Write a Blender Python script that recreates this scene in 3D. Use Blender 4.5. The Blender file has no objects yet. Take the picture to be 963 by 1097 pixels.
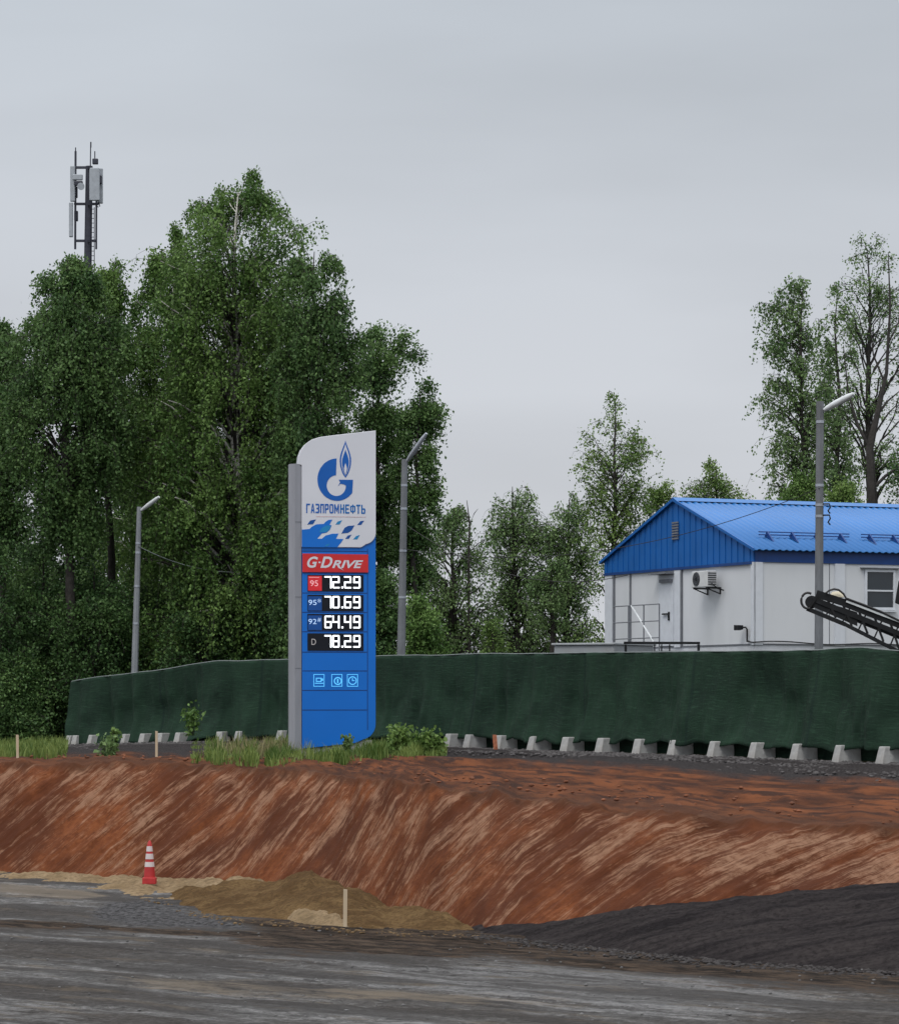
import bpy, bmesh, math, random
import numpy as np
from mathutils import Vector

# ------------------------------------------------------------------ camera, sky, sun, exposure
F, CX, H, CAMZ = 3300.0, 481.5, 750.0, 3.8      # focal length, centre and horizon of the photograph (963 x 1097)
sc = bpy.context.scene
COL = sc.collection
cam = bpy.data.objects.new("camera", bpy.data.cameras.new("camera"))
COL.objects.link(cam)
cam.location = (0, 0, CAMZ)
cam.rotation_euler = (math.pi / 2, 0, 0)
cam.data.sensor_width = 36
cam.data.lens = F / 1097 * 36
cam.data.shift_y = (H - 548.5) / 1097
cam.data.clip_start = 0.5
cam.data.clip_end = 6000
sc.camera = cam

SUN_EL, SUN_AZ = math.radians(58), math.radians(-155)   # sun high, behind the camera and to the left
world = bpy.data.worlds.new("World")
sc.world = world
world.use_nodes = True
wn, wl = world.node_tree.nodes, world.node_tree.links
bg = wn["Background"]
bg.inputs[1].default_value = 0.1
sky = wn.new("ShaderNodeTexSky")
sky.sky_type = 'NISHITA'
sky.sun_disc = False
sky.sun_elevation = SUN_EL
sky.sun_rotation = SUN_AZ
sky.dust_density = 4
hs = wn.new("ShaderNodeHueSaturation")
hs.inputs['Saturation'].default_value = 0.25
hs.inputs['Value'].default_value = 1.0
wl.new(sky.outputs[0], hs.inputs['Color'])
tc = wn.new("ShaderNodeTexCoord")
mp = wn.new("ShaderNodeMapping")
mp.inputs['Scale'].default_value = (1.5, 1.5, 6.0)
wl.new(tc.outputs['Generated'], mp.inputs[0])
nz = wn.new("ShaderNodeTexNoise")
nz.inputs['Scale'].default_value = 2.2
nz.inputs['Detail'].default_value = 5
nz.inputs['Roughness'].default_value = 0.45
wl.new(mp.outputs[0], nz.inputs['Vector'])
sep = wn.new("ShaderNodeSeparateXYZ")
wl.new(tc.outputs['Generated'], sep.inputs[0])
cr = wn.new("ShaderNodeValToRGB")            # overcast cloud deck: paler toward the horizon
el = cr.color_ramp.elements
el[0].position, el[0].color = 0.0, (6.9, 7.1, 7.5, 1)
el[1].position, el[1].color = 0.24, (5.4, 5.9, 6.5, 1)
e2 = cr.color_ramp.elements.new(0.12); e2.color = (6.15, 6.45, 6.95, 1)
e3 = cr.color_ramp.elements.new(0.5); e3.color = (11.0, 11.4, 12.0, 1)
e4 = cr.color_ramp.elements.new(1.0); e4.color = (19.5, 19.8, 20.2, 1)
wl.new(sep.outputs['Z'], cr.inputs[0])
mr = wn.new("ShaderNodeMapRange")
mr.inputs[1].default_value, mr.inputs[2].default_value = 0.35, 0.68
mr.inputs[3].default_value, mr.inputs[4].default_value = 0.88, 1.06
wl.new(nz.outputs[0], mr.inputs[0])
mul = wn.new("ShaderNodeVectorMath"); mul.operation = 'SCALE'
wl.new(cr.outputs[0], mul.inputs[0]); wl.new(mr.outputs[0], mul.inputs['Scale'])
mx = wn.new("ShaderNodeMixRGB")
mx.inputs[0].default_value = 0.9
wl.new(hs.outputs[0], mx.inputs[1]); wl.new(mul.outputs[0], mx.inputs[2])
wl.new(mx.outputs[0], bg.inputs[0])

sl = bpy.data.lights.new("sun", 'SUN')
sl.energy = 1.35
sl.angle = math.radians(25)
sl.color = (1.0, 0.96, 0.9)
sun = bpy.data.objects.new("sun", sl)
COL.objects.link(sun)
sdir = Vector((math.sin(SUN_AZ) * math.cos(SUN_EL), math.cos(SUN_AZ) * math.cos(SUN_EL), math.sin(SUN_EL)))
sun.rotation_euler = sdir.to_track_quat('Z', 'Y').to_euler()
sun.location = (0, 0, 60)
vs = sc.view_settings
vs.view_transform = 'Standard'
vs.look = 'None'
vs.exposure = 0.0
vs.gamma = 1.0
vs.use_curve_mapping = False

# ------------------------------------------------------------------ helpers
def PX(u, v, Y):                      # photo pixel at a chosen distance -> world point
    return Vector(((u - CX) / F * Y, Y, CAMZ + (H - v) / F * Y))

def tag(o, label=None, cat=None, group=None, kind=None):
    if label: o["label"] = label
    if cat: o["category"] = cat
    if group: o["group"] = group
    if kind: o["kind"] = kind
    return o

def empty(name, loc, label, cat, group=None, rz=0.0):
    o = bpy.data.objects.new(name, None)
    COL.objects.link(o)
    o.empty_display_size = 0.3
    o.location = loc
    o.rotation_euler = (0, 0, rz)
    return tag(o, label, cat, group)

def link(name, me, mat=None, parent=None, smooth=False):
    o = bpy.data.objects.new(name, me)
    COL.objects.link(o)
    if mat is not None and len(me.materials) == 0:
        me.materials.append(mat)
    if parent is not None: o.parent = parent
    if smooth:
        me.polygons.foreach_set("use_smooth", np.ones(len(me.polygons), bool))
    return o

def np_mesh(name, V, Fq, tint=None, uv=None):
    """V (n,3), Fq (m,k) with constant k."""
    V = np.asarray(V, np.float32); Fq = np.asarray(Fq, np.int32)
    me = bpy.data.meshes.new(name)
    me.vertices.add(len(V)); me.vertices.foreach_set("co", V.ravel())
    m, k = Fq.shape
    me.loops.add(m * k); me.loops.foreach_set("vertex_index", Fq.ravel())
    me.polygons.add(m)
    me.polygons.foreach_set("loop_start", np.arange(0, m * k, k, dtype=np.int32))
    me.polygons.foreach_set("loop_total", np.full(m, k, np.int32))
    if tint is not None:
        a = me.attributes.new("tint", 'FLOAT', 'POINT')
        a.data.foreach_set("value", np.asarray(tint, np.float32))
    if uv is not None:
        l = me.uv_layers.new(name="UVMap")
        l.data.foreach_set("uv", np.asarray(uv, np.float32)[Fq.ravel()].ravel())
    me.update(calc_edges=True)
    me.validate()
    return me

class MB:
    """collects simple solids into one mesh"""
    def __init__(s): s.v, s.f = [], []
    def add(s, vs_, fs):
        b = len(s.v); s.v += [tuple(v) for v in vs_]; s.f += [tuple(b + i for i in f) for f in fs]
        return s
    def box(s, x0, x1, y0, y1, z0, z1):
        return s.add([(x0,y0,z0),(x1,y0,z0),(x1,y1,z0),(x0,y1,z0),(x0,y0,z1),(x1,y0,z1),(x1,y1,z1),(x0,y1,z1)],
                     [(0,3,2,1),(4,5,6,7),(0,1,5,4),(1,2,6,5),(2,3,7,6),(3,0,4,7)])
    def bar(s, a, b, w, h=None, up=(0,0,1)):       # rectangular bar from a to b
        h = h or w; a, b = Vector(a), Vector(b); d = (b - a).normalized(); up = Vector(up)
        if abs(d.dot(up)) > 0.98: up = Vector((0,1,0))
        r = d.cross(up).normalized() * w / 2; u = r.cross(d).normalized() * h / 2
        vs_ = [a-r-u, a+r-u, a+r+u, a-r+u, b-r-u, b+r-u, b+r+u, b-r+u]
        return s.add(vs_, [(0,3,2,1),(4,5,6,7),(0,1,5,4),(1,2,6,5),(2,3,7,6),(3,0,4,7)])
    def tube(s, pts, rad, n=8, caps=True):
        pts = [Vector(p) for p in pts]
        rad = rad if isinstance(rad, (list, tuple)) else [rad] * len(pts)
        vs_, fs = [], []
        for i, p in enumerate(pts):
            d = (pts[min(i+1, len(pts)-1)] - pts[max(i-1, 0)]).normalized()
            ref = Vector((0,0,1)) if abs(d.z) < 0.9 else Vector((1,0,0))
            r = d.cross(ref).normalized(); u = r.cross(d)
            for k in range(n):
                a = 2 * math.pi * k / n
                vs_.append(p + (r * math.cos(a) + u * math.sin(a)) * rad[i])
        for i in range(len(pts)-1):
            for k in range(n):
                k2 = (k+1) % n
                fs.append((i*n+k, i*n+k2, (i+1)*n+k2, (i+1)*n+k))
        if caps:
            fs.append(tuple(range(n-1, -1, -1))); fs.append(tuple((len(pts)-1)*n+k for k in range(n)))
        return s.add(vs_, fs)
    def prism(s, poly, y0, y1):                     # polygon in xz, extruded along y
        n = len(poly)
        vs_ = [(p[0], y0, p[1]) for p in poly] + [(p[0], y1, p[1]) for p in poly]
        fs = [tuple(range(n)), tuple(range(2*n-1, n-1, -1))]
        fs += [(i, i+n, (i+1) % n + n, (i+1) % n) for i in range(n)]
        return s.add(vs_, fs)
    def flat(s, poly, y):                           # flat polygon facing -y
        return s.add([(p[0], y, p[1]) for p in poly], [tuple(range(len(poly)))])
    def lathe(s, prof, n=24, c=(0,0,0)):
        vs_, fs = [], []
        for r, z in prof:
            for k in range(n):
                a = 2*math.pi*k/n
                vs_.append((c[0]+r*math.cos(a), c[1]+r*math.sin(a), c[2]+z))
        for i in range(len(prof)-1):
            for k in range(n):
                k2 = (k+1) % n
                fs.append((i*n+k, i*n+k2, (i+1)*n+k2, (i+1)*n+k))
        fs.append(tuple(range(n-1,-1,-1))); fs.append(tuple((len(prof)-1)*n+k for k in range(n)))
        return s.add(vs_, fs)
    def build(s, name, mat, parent=None, smooth=False, bevel=0.0, fix=True):
        me = bpy.data.meshes.new(name)
        me.from_pydata([tuple(v) for v in s.v], [], s.f)
        if fix:
            bm = bmesh.new(); bm.from_mesh(me)
            bmesh.ops.recalc_face_normals(bm, faces=bm.faces)
            bm.to_mesh(me); bm.free()
        me.update()
        o = link(name, me, mat, parent)
        if smooth:
            me.polygons.foreach_set("use_smooth", np.ones(len(me.polygons), bool))
            me.set_sharp_from_angle(angle=math.radians(40))
        if bevel:
            b = o.modifiers.new("bevel", 'BEVEL'); b.width = bevel; b.segments = 2; b.limit_method = 'ANGLE'
        return o

# value noise
def _h(ix, iy, seed):
    n = (ix.astype(np.int64) * 374761393 + iy.astype(np.int64) * 668265263 + seed * 144269504) & 0x7fffffff
    n = ((n ^ (n >> 13)) * 1274126177) & 0x7fffffff
    return ((n ^ (n >> 16)) & 0xffff) / 65535.0
def vnoise(x, y, seed=0):
    x = np.asarray(x, float); y = np.asarray(y, float)
    ix, iy = np.floor(x), np.floor(y); fx, fy = x - ix, y - iy
    fx = fx*fx*(3-2*fx); fy = fy*fy*(3-2*fy)
    a = _h(ix, iy, seed); b = _h(ix+1, iy, seed); c = _h(ix, iy+1, seed); d = _h(ix+1, iy+1, seed)
    return (a*(1-fx)+b*fx)*(1-fy) + (c*(1-fx)+d*fx)*fy - 0.5
def fbm(x, y, oct_=4, seed=0, gain=0.5):
    t, a = 0, 1.0
    for o in range(oct_):
        t = t + a * vnoise(x * 2**o, y * 2**o, seed + o*17); a *= gain
    return t

# ------------------------------------------------------------------ materials
def mat(name, base, rough=0.7, metal=0.0, var=0.12, scale=6.0, bump=0.0, bscale=40.0, spec=0.4, emit=0.0, stretch=(1,1,1), dirt=None, dscale=1.5):
    m = bpy.data.materials.new(name); m.use_nodes = True
    n, l = m.node_tree.nodes, m.node_tree.links
    p = n["Principled BSDF"]
    p.inputs['Roughness'].default_value = rough
    p.inputs['Metallic'].default_value = metal
    p.inputs['Specular IOR Level'].default_value = spec
    t = n.new("ShaderNodeTexCoord"); mpn = n.new("ShaderNodeMapping")
    mpn.inputs['Scale'].default_value = stretch
    l.new(t.outputs['Object'], mpn.inputs[0])
    nz_ = n.new("ShaderNodeTexNoise"); nz_.inputs['Scale'].default_value = scale; nz_.inputs['Detail'].default_value = 6
    l.new(mpn.outputs[0], nz_.inputs['Vector'])
    r = n.new("ShaderNodeValToRGB")
    b = np.array(base)
    r.color_ramp.elements[0].position = 0.3; r.color_ramp.elements[1].position = 0.7
    r.color_ramp.elements[0].color = (*np.clip(b*(1-var), 0, 1), 1)
    r.color_ramp.elements[1].color = (*np.clip(b*(1+var), 0, 1), 1)
    l.new(nz_.outputs[0], r.inputs[0])
    out = r.outputs[0]
    if dirt is not None:
        n2 = n.new("ShaderNodeTexNoise"); n2.inputs['Scale'].default_value = dscale; n2.inputs['Detail'].default_value = 8
        l.new(mpn.outputs[0], n2.inputs['Vector'])
        mr_ = n.new("ShaderNodeMapRange"); mr_.inputs[1].default_value = 0.5; mr_.inputs[2].default_value = 0.75; mr_.inputs[4].default_value = 0.7
        l.new(n2.outputs[0], mr_.inputs[0])
        mi = n.new("ShaderNodeMixRGB"); mi.inputs[2].default_value = (*dirt, 1)
        l.new(mr_.outputs[0], mi.inputs[0]); l.new(out, mi.inputs[1]); out = mi.outputs[0]
    l.new(out, p.inputs['Base Color'])
    if emit:
        l.new(out, p.inputs['Emission Color']); p.inputs['Emission Strength'].default_value = emit
    if bump:
        n3 = n.new("ShaderNodeTexNoise"); n3.inputs['Scale'].default_value = bscale; n3.inputs['Detail'].default_value = 5
        l.new(mpn.outputs[0], n3.inputs['Vector'])
        bn = n.new("ShaderNodeBump"); bn.inputs['Strength'].default_value = bump; bn.inputs['Distance'].default_value = 0.03
        l.new(n3.outputs[0], bn.inputs['Height']); l.new(bn.outputs[0], p.inputs['Normal'])
    return m

class NT:
    """tiny node-graph writer"""
    def __init__(s, name):
        s.m = bpy.data.materials.new(name); s.m.use_nodes = True
        s.n, s.l = s.m.node_tree.nodes, s.m.node_tree.links
        s.p = s.n["Principled BSDF"]
    def node(s, t, **kw):
        nd = s.n.new(t)
        for k, v in kw.items(): setattr(nd, k, v)
        return nd
    def coord(s, which='Object'): return s.node("ShaderNodeTexCoord").outputs[which]
    def map(s, vec, scale=(1,1,1), rot=(0,0,0), loc=(0,0,0)):
        m_ = s.node("ShaderNodeMapping"); m_.inputs['Scale'].default_value = scale
        m_.inputs['Rotation'].default_value = rot; m_.inputs['Location'].default_value = loc
        s.l.new(vec, m_.inputs[0]); return m_.outputs[0]
    def noise(s, vec, scale, detail=6, rough=0.55, dist=0.0):
        q = s.node("ShaderNodeTexNoise"); q.inputs['Scale'].default_value = scale
        q.inputs['Detail'].default_value = detail; q.inputs['Roughness'].default_value = rough
        q.inputs['Distortion'].default_value = dist
        s.l.new(vec, q.inputs['Vector']); return q.outputs[0]
    def rng(s, v, a, b, c=0.0, d=1.0):
        q = s.node("ShaderNodeMapRange"); q.interpolation_type = 'SMOOTHSTEP'
        for i, x in enumerate((a, b, c, d)): q.inputs[i+1].default_value = x
        s.l.new(v, q.inputs[0]); return q.outputs[0]
    def math(s, op, a, b):
        q = s.node("ShaderNodeMath", operation=op)
        for i, x in enumerate((a, b)):
            if isinstance(x, (int, float)): q.inputs[i].default_value = x
            else: s.l.new(x, q.inputs[i])
        return q.outputs[0]
    def mix(s, fac, a, b):
        q = s.node("ShaderNodeMixRGB")
        for i, x in enumerate((fac, a, b)):
            if isinstance(x, (int, float)): q.inputs[i].default_value = x
            elif isinstance(x, tuple): q.inputs[i].default_value = (*x, 1)
            else: s.l.new(x, q.inputs[i])
        return q.outputs[0]
    def bump(s, h, strength=0.5, dist=0.05):
        q = s.node("ShaderNodeBump"); q.inputs['Strength'].default_value = strength; q.inputs['Distance'].default_value = dist
        s.l.new(h, q.inputs['Height']); s.l.new(q.outputs[0], s.p.inputs['Normal'])
    def done(s, col, rough=0.9, spec=0.2):
        if isinstance(col, tuple): s.p.inputs['Base Color'].default_value = (*col, 1)
        else: s.l.new(col, s.p.inputs['Base Color'])
        if isinstance(rough, float): s.p.inputs['Roughness'].default_value = rough
        else: s.l.new(rough, s.p.inputs['Roughness'])
        s.p.inputs['Specular IOR Level'].default_value = spec
        return s.m

def clay_material():
    t = NT("red_clay")
    uv = t.coord('UV')
    wob = t.node("ShaderNodeVectorMath", operation='SCALE'); wob.inputs['Scale'].default_value = 0.18
    wq = t.node("ShaderNodeTexNoise"); wq.inputs['Scale'].default_value = 1.1; wq.inputs['Detail'].default_value = 5
    t.l.new(t.coord('Object'), wq.inputs['Vector']); t.l.new(wq.outputs['Color'], wob.inputs[0])
    wa = t.node("ShaderNodeVectorMath", operation='ADD'); t.l.new(uv, wa.inputs[0]); t.l.new(wob.outputs[0], wa.inputs[1]); uvw = wa.outputs[0]
    sp = t.node("ShaderNodeSeparateXYZ"); t.l.new(uv, sp.inputs[0])
    spw = t.node("ShaderNodeSeparateXYZ"); t.l.new(uvw, spw.inputs[0])
    # UV: x = metres along the bank, y = 0..1 up the face, 1..2 across the shelf
    shear = t.math('SUBTRACT', spw.outputs[0], t.math('MULTIPLY', sp.outputs[1], 4.2))
    cv = t.node("ShaderNodeCombineXYZ"); t.l.new(shear, cv.inputs[0]); t.l.new(sp.outputs[1], cv.inputs[1])
    scr = t.map(cv.outputs[0], scale=(3.4, 0.9, 1))
    n1 = t.noise(scr, 1.6, 6, 0.6, 0.2)                    # teeth marks raked down the face
    n1f = t.noise(t.map(cv.outputs[0], scale=(17, 4.2, 1)), 1.7, 9, 0.74, 0.2)
    n2 = t.noise(t.map(cv.outputs[0], scale=(0.9, 1.9, 1)), 1.3, 6, 0.62)
    n3 = t.noise(t.coord('Object'), 5.0, 9, 0.75)
    n4 = t.noise(t.coord('Object'), 0.6, 4, 0.5)
    base = t.mix(t.rng(n3, 0.3, 0.7), (0.135, 0.041, 0.016), (0.250, 0.082, 0.030))
    dark = t.mix(t.rng(n4, 0.35, 0.7), (0.095, 0.030, 0.013), base)
    pale = t.mix(n3, (0.25, 0.122, 0.070), (0.39, 0.235, 0.155))
    right = t.rng(sp.outputs[0], 2.0, 10.0, 0.0, 1.0)       # fewer pale scrapes low on the right end
    band = t.math('SUBTRACT', t.rng(sp.outputs[1], 0.25, 0.62, 0.0, 0.24), t.rng(sp.outputs[1], 0.84, 1.0, 0.0, 0.16))
    thr = t.math('ADD', t.math('MULTIPLY', n1, 0.62), t.math('MULTIPLY', n1f, 0.5))
    thr = t.math('ADD', thr, t.math('MULTIPLY', t.math('SUBTRACT', n2, 0.5), 0.7))
    thr = t.math('ADD', thr, t.math('MULTIPLY', t.math('SUBTRACT', n3, 0.5), 0.2))
    thr = t.math('ADD', thr, t.math('MULTIPLY', t.math('SUBTRACT', band, 0.15), t.math('ADD', t.math('MULTIPLY', right, 0.75), 0.12)))
    k = t.math('MULTIPLY', t.rng(thr, 0.54, 0.70, 0.0, 0.88), t.rng(n3, 0.30, 0.55, 0.45, 1.0))
    face = t.mix(k, dark, pale)
    dk = t.rng(n1f, 0.34, 0.48, 0.85, 0.0)
    face = t.mix(dk, face, (0.062, 0.021, 0.010))
    # shelf above the crest: orange, with ruts that run along it
    n5 = t.noise(t.map(uv, scale=(0.35, 6.0, 1)), 2.2, 7, 0.6)
    shelf = t.mix(t.rng(n5, 0.35, 0.65), (0.065, 0.024, 0.012), (0.20, 0.068, 0.026))
    shelf = t.mix(t.rng(t.noise(t.map(uv, scale=(0.5, 9, 1), loc=(3, 1, 0)), 3.0, 6, 0.65), 0.48, 0.60, 0, 0.9), shelf, (0.042, 0.019, 0.013))
    edge = t.math('ADD', sp.outputs[1], t.math('MULTIPLY', t.math('SUBTRACT', t.noise(t.map(uv, scale=(1.2, 2, 1)), 1.2, 6), 0.5), 0.25))
    c = t.mix(t.rng(edge, 0.94, 1.04), face, shelf)
    lip = t.math('MULTIPLY', t.rng(edge, 0.9, 0.98), t.rng(edge, 1.02, 1.15, 1.0, 0.0))
    c = t.mix(t.math('MULTIPLY', lip, 0.55), c, (0.085, 0.036, 0.019))
    # dark gravel strip along the fence
    grav = t.mix(t.rng(t.noise(t.coord('Object'), 22.0, 4, 0.7), 0.35, 0.7), (0.014, 0.012, 0.013), (0.060, 0.053, 0.053))
    gedge = t.math('ADD', edge, t.math('MULTIPLY', t.math('SUBTRACT', t.noise(t.map(uv, scale=(0.8, 3, 1)), 1.0, 5), 0.5), 0.5))
    shelf2 = None; left = t.rng(sp.outputs[0], -9.0, -3.0, -0.35, 0.0)
    c = t.mix(t.rng(t.math('SUBTRACT', gedge, left), 1.50, 1.72), c, grav)
    t.bump(t.math('ADD', t.math('MULTIPLY', n1f, 0.9), t.math('MULTIPLY', n3, 0.8)), 0.8, 0.10)
    return t.done(c, 0.95, 0.15)

def road_material():
    t = NT("packed_gravel")
    o = t.coord('Object')
    rd = t.map(o, rot=(0, 0, math.radians(40)))           # local x runs with the traffic
    s1 = t.noise(t.map(rd, scale=(0.10, 0.75, 1)), 1.5, 7, 0.6, 0.3)
    s2 = t.noise(t.map(rd, scale=(0.22, 1.1, 1), loc=(7, 3, 0)), 2.0, 7, 0.65)
    s3 = t.noise(o, 9.0, 8, 0.75)
    s4 = t.noise(t.map(rd, scale=(0.55, 2.0, 1)), 2.2, 8, 0.72, 0.2)
    s5 = t.noise(t.map(rd, scale=(0.05, 1.3, 1), loc=(2, 9, 0)), 1.4, 5, 0.55)
    s6 = t.noise(t.map(rd, scale=(0.35, 1.3, 1), loc=(4, 1, 0)), 0.45, 5, 0.6)
    grey = t.mix(t.rng(s3, 0.3, 0.72), (0.080, 0.078, 0.078), (0.175, 0.172, 0.170))
    big = t.math('MULTIPLY', t.rng(s1, 0.42, 0.60), t.rng(s6, 0.62, 0.42))
    lit = t.math('ADD', t.math('MULTIPLY', big, 0.85), 0.12)
    c = t.mix(t.math('MULTIPLY', t.rng(s4, 0.50, 0.60, 0, 0.85), lit), grey, (0.255, 0.252, 0.252))
    c = t.mix(t.rng(s6, 0.40, 0.62, 0, 0.8), c, t.mix(t.rng(s3, 0.3, 0.7), (0.033, 0.029, 0.026), (0.083, 0.073, 0.066)))
    pl = t.node("ShaderNodeAttribute", attribute_name="pale")
    c = t.mix(t.math('MULTIPLY', t.rng(t.math('ADD', pl.outputs['Fac'], t.math('MULTIPLY', t.math('SUBTRACT', s4, 0.5), 1.9)), 0.3, 0.75), t.math('MULTIPLY', t.rng(pl.outputs['Fac'], 0.05, 0.35), 0.75)), c, t.mix(t.rng(s3, 0.3, 0.7), (0.13, 0.13, 0.132), (0.27, 0.268, 0.27)))
    c = t.mix(t.rng(s1, 0.38, 0.56, 0.8, 0.0), c, (0.052, 0.048, 0.046))
    c = t.mix(t.rng(s5, 0.34, 0.46, 0.8, 0.0), c, (0.046, 0.042, 0.041))
    c = t.mix(t.rng(s4, 0.34, 0.46, 0.85, 0.0), c, (0.042, 0.040, 0.040))
    c = t.mix(t.rng(s2, 0.54, 0.68, 0, 0.6), c, (0.142, 0.115, 0.086))
    s7 = t.noise(t.map(rd, scale=(1.6, 2.6, 1), loc=(1, 5, 0)), 2.4, 9, 0.80, 0.15)
    c = t.mix(t.math('MULTIPLY', t.rng(s7, 0.52, 0.60, 0, 0.75), lit), c, (0.29, 0.288, 0.29))
    c = t.mix(t.rng(s7, 0.34, 0.46, 0.8, 0.0), c, (0.045, 0.042, 0.041))
    # trampled mud in front of the ramp and the bank
    at = t.node("ShaderNodeAttribute", attribute_name="tint")
    mud = t.mix(t.rng(s4, 0.40, 0.62), (0.012, 0.009, 0.007), (0.080, 0.056, 0.040))
    c = t.mix(t.math('MULTIPLY', t.rng(t.math('ADD', at.outputs['Fac'], t.math('MULTIPLY', t.math('SUBTRACT', t.math('ADD', s1, t.math('MULTIPLY', s4, 0.7)), 0.85), 1.3)), 0.35, 0.6), 0.92), c, mud)
    jit = t.math('MULTIPLY', t.math('SUBTRACT', s4, 0.5), 1.4)
    tn = t.node("ShaderNodeAttribute", attribute_name="tan")
    c = t.mix(t.math('MULTIPLY', t.rng(t.math('ADD', t.math('ADD', tn.outputs['Fac'], jit), t.math('MULTIPLY', t.math('SUBTRACT', s2, 0.5), 2.2)), 0.25, 0.75), t.math('MULTIPLY', t.rng(tn.outputs['Fac'], 0.05, 0.4), 0.42)), c, (0.26, 0.215, 0.165))
    wt = t.node("ShaderNodeAttribute", attribute_name="wet")
    c = t.mix(t.math('MULTIPLY', t.rng(t.math('ADD', wt.outputs['Fac'], jit), 0.35, 0.65), t.math('MULTIPLY', t.rng(wt.outputs['Fac'], 0.05, 0.3), 0.9)), c, t.mix(t.rng(s3, 0.4, 0.6), (0.025, 0.024, 0.026), (0.12, 0.12, 0.125)))
    t.bump(t.math('ADD', s3, t.math('MULTIPLY', s7, 1.2)), 0.9, 0.06)
    return t.done(c, t.rng(s1, 0.35, 0.6, 0.75, 0.97), 0.06)

def heap_material(name, a, b, fleck, flk=0.62, sc_=(1,1,1), bscale=9.0):
    t = NT(name)
    o = t.coord('Object')
    n1 = t.noise(t.map(o, scale=sc_), 1.6, 6, 0.6, 0.3)
    n2 = t.noise(o, bscale, 9, 0.72)
    n3 = t.noise(t.map(o, loc=(4, 4, 4)), bscale*1.7, 6, 0.7)
    c = t.mix(t.rng(n1, 0.35, 0.65), a, b)
    c = t.mix(t.rng(n2, 0.35, 0.6, 0.6, 0.0), c, tuple(x*0.4 for x in a))
    c = t.mix(t.rng(n3, flk, flk+0.1, 0, 0.8), c, fleck)
    t.bump(n2, 1.0, 0.16)
    return t.done(c, 0.97, 0.05)

def net_material():
    t = NT("green_netting")
    uv = t.coord('UV')
    w1 = t.noise(t.map(uv, scale=(2.5, 26, 1)), 1.2, 6, 0.7, 0.5)        # slack horizontal weave
    w2 = t.noise(t.map(uv, scale=(0.7, 0.8, 1)), 1.5, 4, 0.5)
    w3 = t.noise(t.map(uv, scale=(30, 60, 1)), 1.0, 3, 0.7)
    sp = t.node("ShaderNodeSeparateXYZ"); t.l.new(uv, sp.inputs[0])
    c = t.mix(t.rng(w2, 0.3, 0.7), (0.0088, 0.0235, 0.0150), (0.0145, 0.038, 0.0225))
    c = t.mix(t.rng(w1, 0.48, 0.70, 0, 0.9), c, (0.024, 0.060, 0.036))
    c = t.mix(t.rng(w3, 0.52, 0.30, 0, 0.65), c, (0.003, 0.010, 0.008))
    # seams between the widths of net
    fr = t.math('FRACT', t.math('DIVIDE', sp.outputs[0], 4.3), 0)
    seam = t.rng(fr, 0.972, 0.985, 0, 0.6)
    c = t.mix(seam, c, (0.006, 0.018, 0.014))
    t.bump(w1, 0.6, 0.03)
    return t.done(c, 0.85, 0.2)

def leaf_material(name, a, b, trans=0.25):
    m = bpy.data.materials.new(name); m.use_nodes = True
    n, l = m.node_tree.nodes, m.node_tree.links
    p = n["Principled BSDF"]; out = n["Material Output"]
    at = n.new("ShaderNodeAttribute"); at.attribute_name = "tint"
    r = n.new("ShaderNodeValToRGB")
    r.color_ramp.elements[0].color = (*a, 1); r.color_ramp.elements[1].color = (*b, 1)
    l.new(at.outputs['Fac'], r.inputs[0])
    l.new(r.outputs[0], p.inputs['Base Color'])
    p.inputs['Roughness'].default_value = 0.55
    p.inputs['Specular IOR Level'].default_value = 0.25
    tr = n.new("ShaderNodeBsdfTranslucent"); l.new(r.outputs[0], tr.inputs[0])
    ms = n.new("ShaderNodeMixShader"); ms.inputs[0].default_value = trans
    l.new(p.outputs[0], ms.inputs[1]); l.new(tr.outputs[0], ms.inputs[2]); l.new(ms.outputs[0], out.inputs[0])
    return m

def birch_bark():
    t = NT("birch_bark"); o = t.coord('Object')
    n1 = t.noise(t.map(o, scale=(1, 1, 0.5)), 3.0, 6, 0.7)
    n2 = t.noise(t.map(o, scale=(2, 2, 14)), 1.0, 4, 0.6)
    c = t.mix(t.rng(n2, 0.56, 0.62), (0.66, 0.64, 0.60), (0.10, 0.09, 0.085))
    c = t.mix(t.rng(n1, 0.56, 0.66, 0, 0.5), c, (0.16, 0.15, 0.13))
    return t.done(c, 0.8, 0.2)

M = {}
M['clay'] = clay_material()
M['road'] = road_material()
M['sand'] = heap_material("brown_sand", (0.140, 0.083, 0.038), (0.25, 0.160, 0.075), (0.30, 0.21, 0.115), 0.60, (1,1,1), 12.0)
M['pale_sand'] = heap_material("pale_sand", (0.30, 0.215, 0.125), (0.42, 0.31, 0.19), (0.12, 0.085, 0.05), 0.58, (1, 0.4, 1), 7.0)
M['ramp'] = heap_material("dark_gravel", (0.029, 0.025, 0.027), (0.066, 0.057, 0.057), (0.12, 0.108, 0.105), 0.62, (0.25, 2.2, 1), 11.0)
M['soil'] = heap_material("grassy_soil", (0.030, 0.040, 0.018), (0.06, 0.06, 0.028), (0.09, 0.10, 0.04))
M['net'] = net_material()
M['concrete'] = mat("cast_concrete", (0.36, 0.36, 0.355), 0.85, var=0.2, scale=5, bump=0.4, bscale=30, dirt=(0.22, 0.2, 0.18))
M['pole_concrete'] = mat("pole_concrete", (0.22, 0.235, 0.255), 0.85, var=0.16, scale=4, bump=0.3, bscale=25, stretch=(1,1,0.3), dirt=(0.14, 0.14, 0.14))
M['dark_pole'] = mat("weathered_concrete", (0.15, 0.16, 0.175), 0.85, var=0.2, scale=4, bump=0.3, bscale=25, stretch=(1,1,0.3), dirt=(0.08, 0.08, 0.08))
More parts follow.
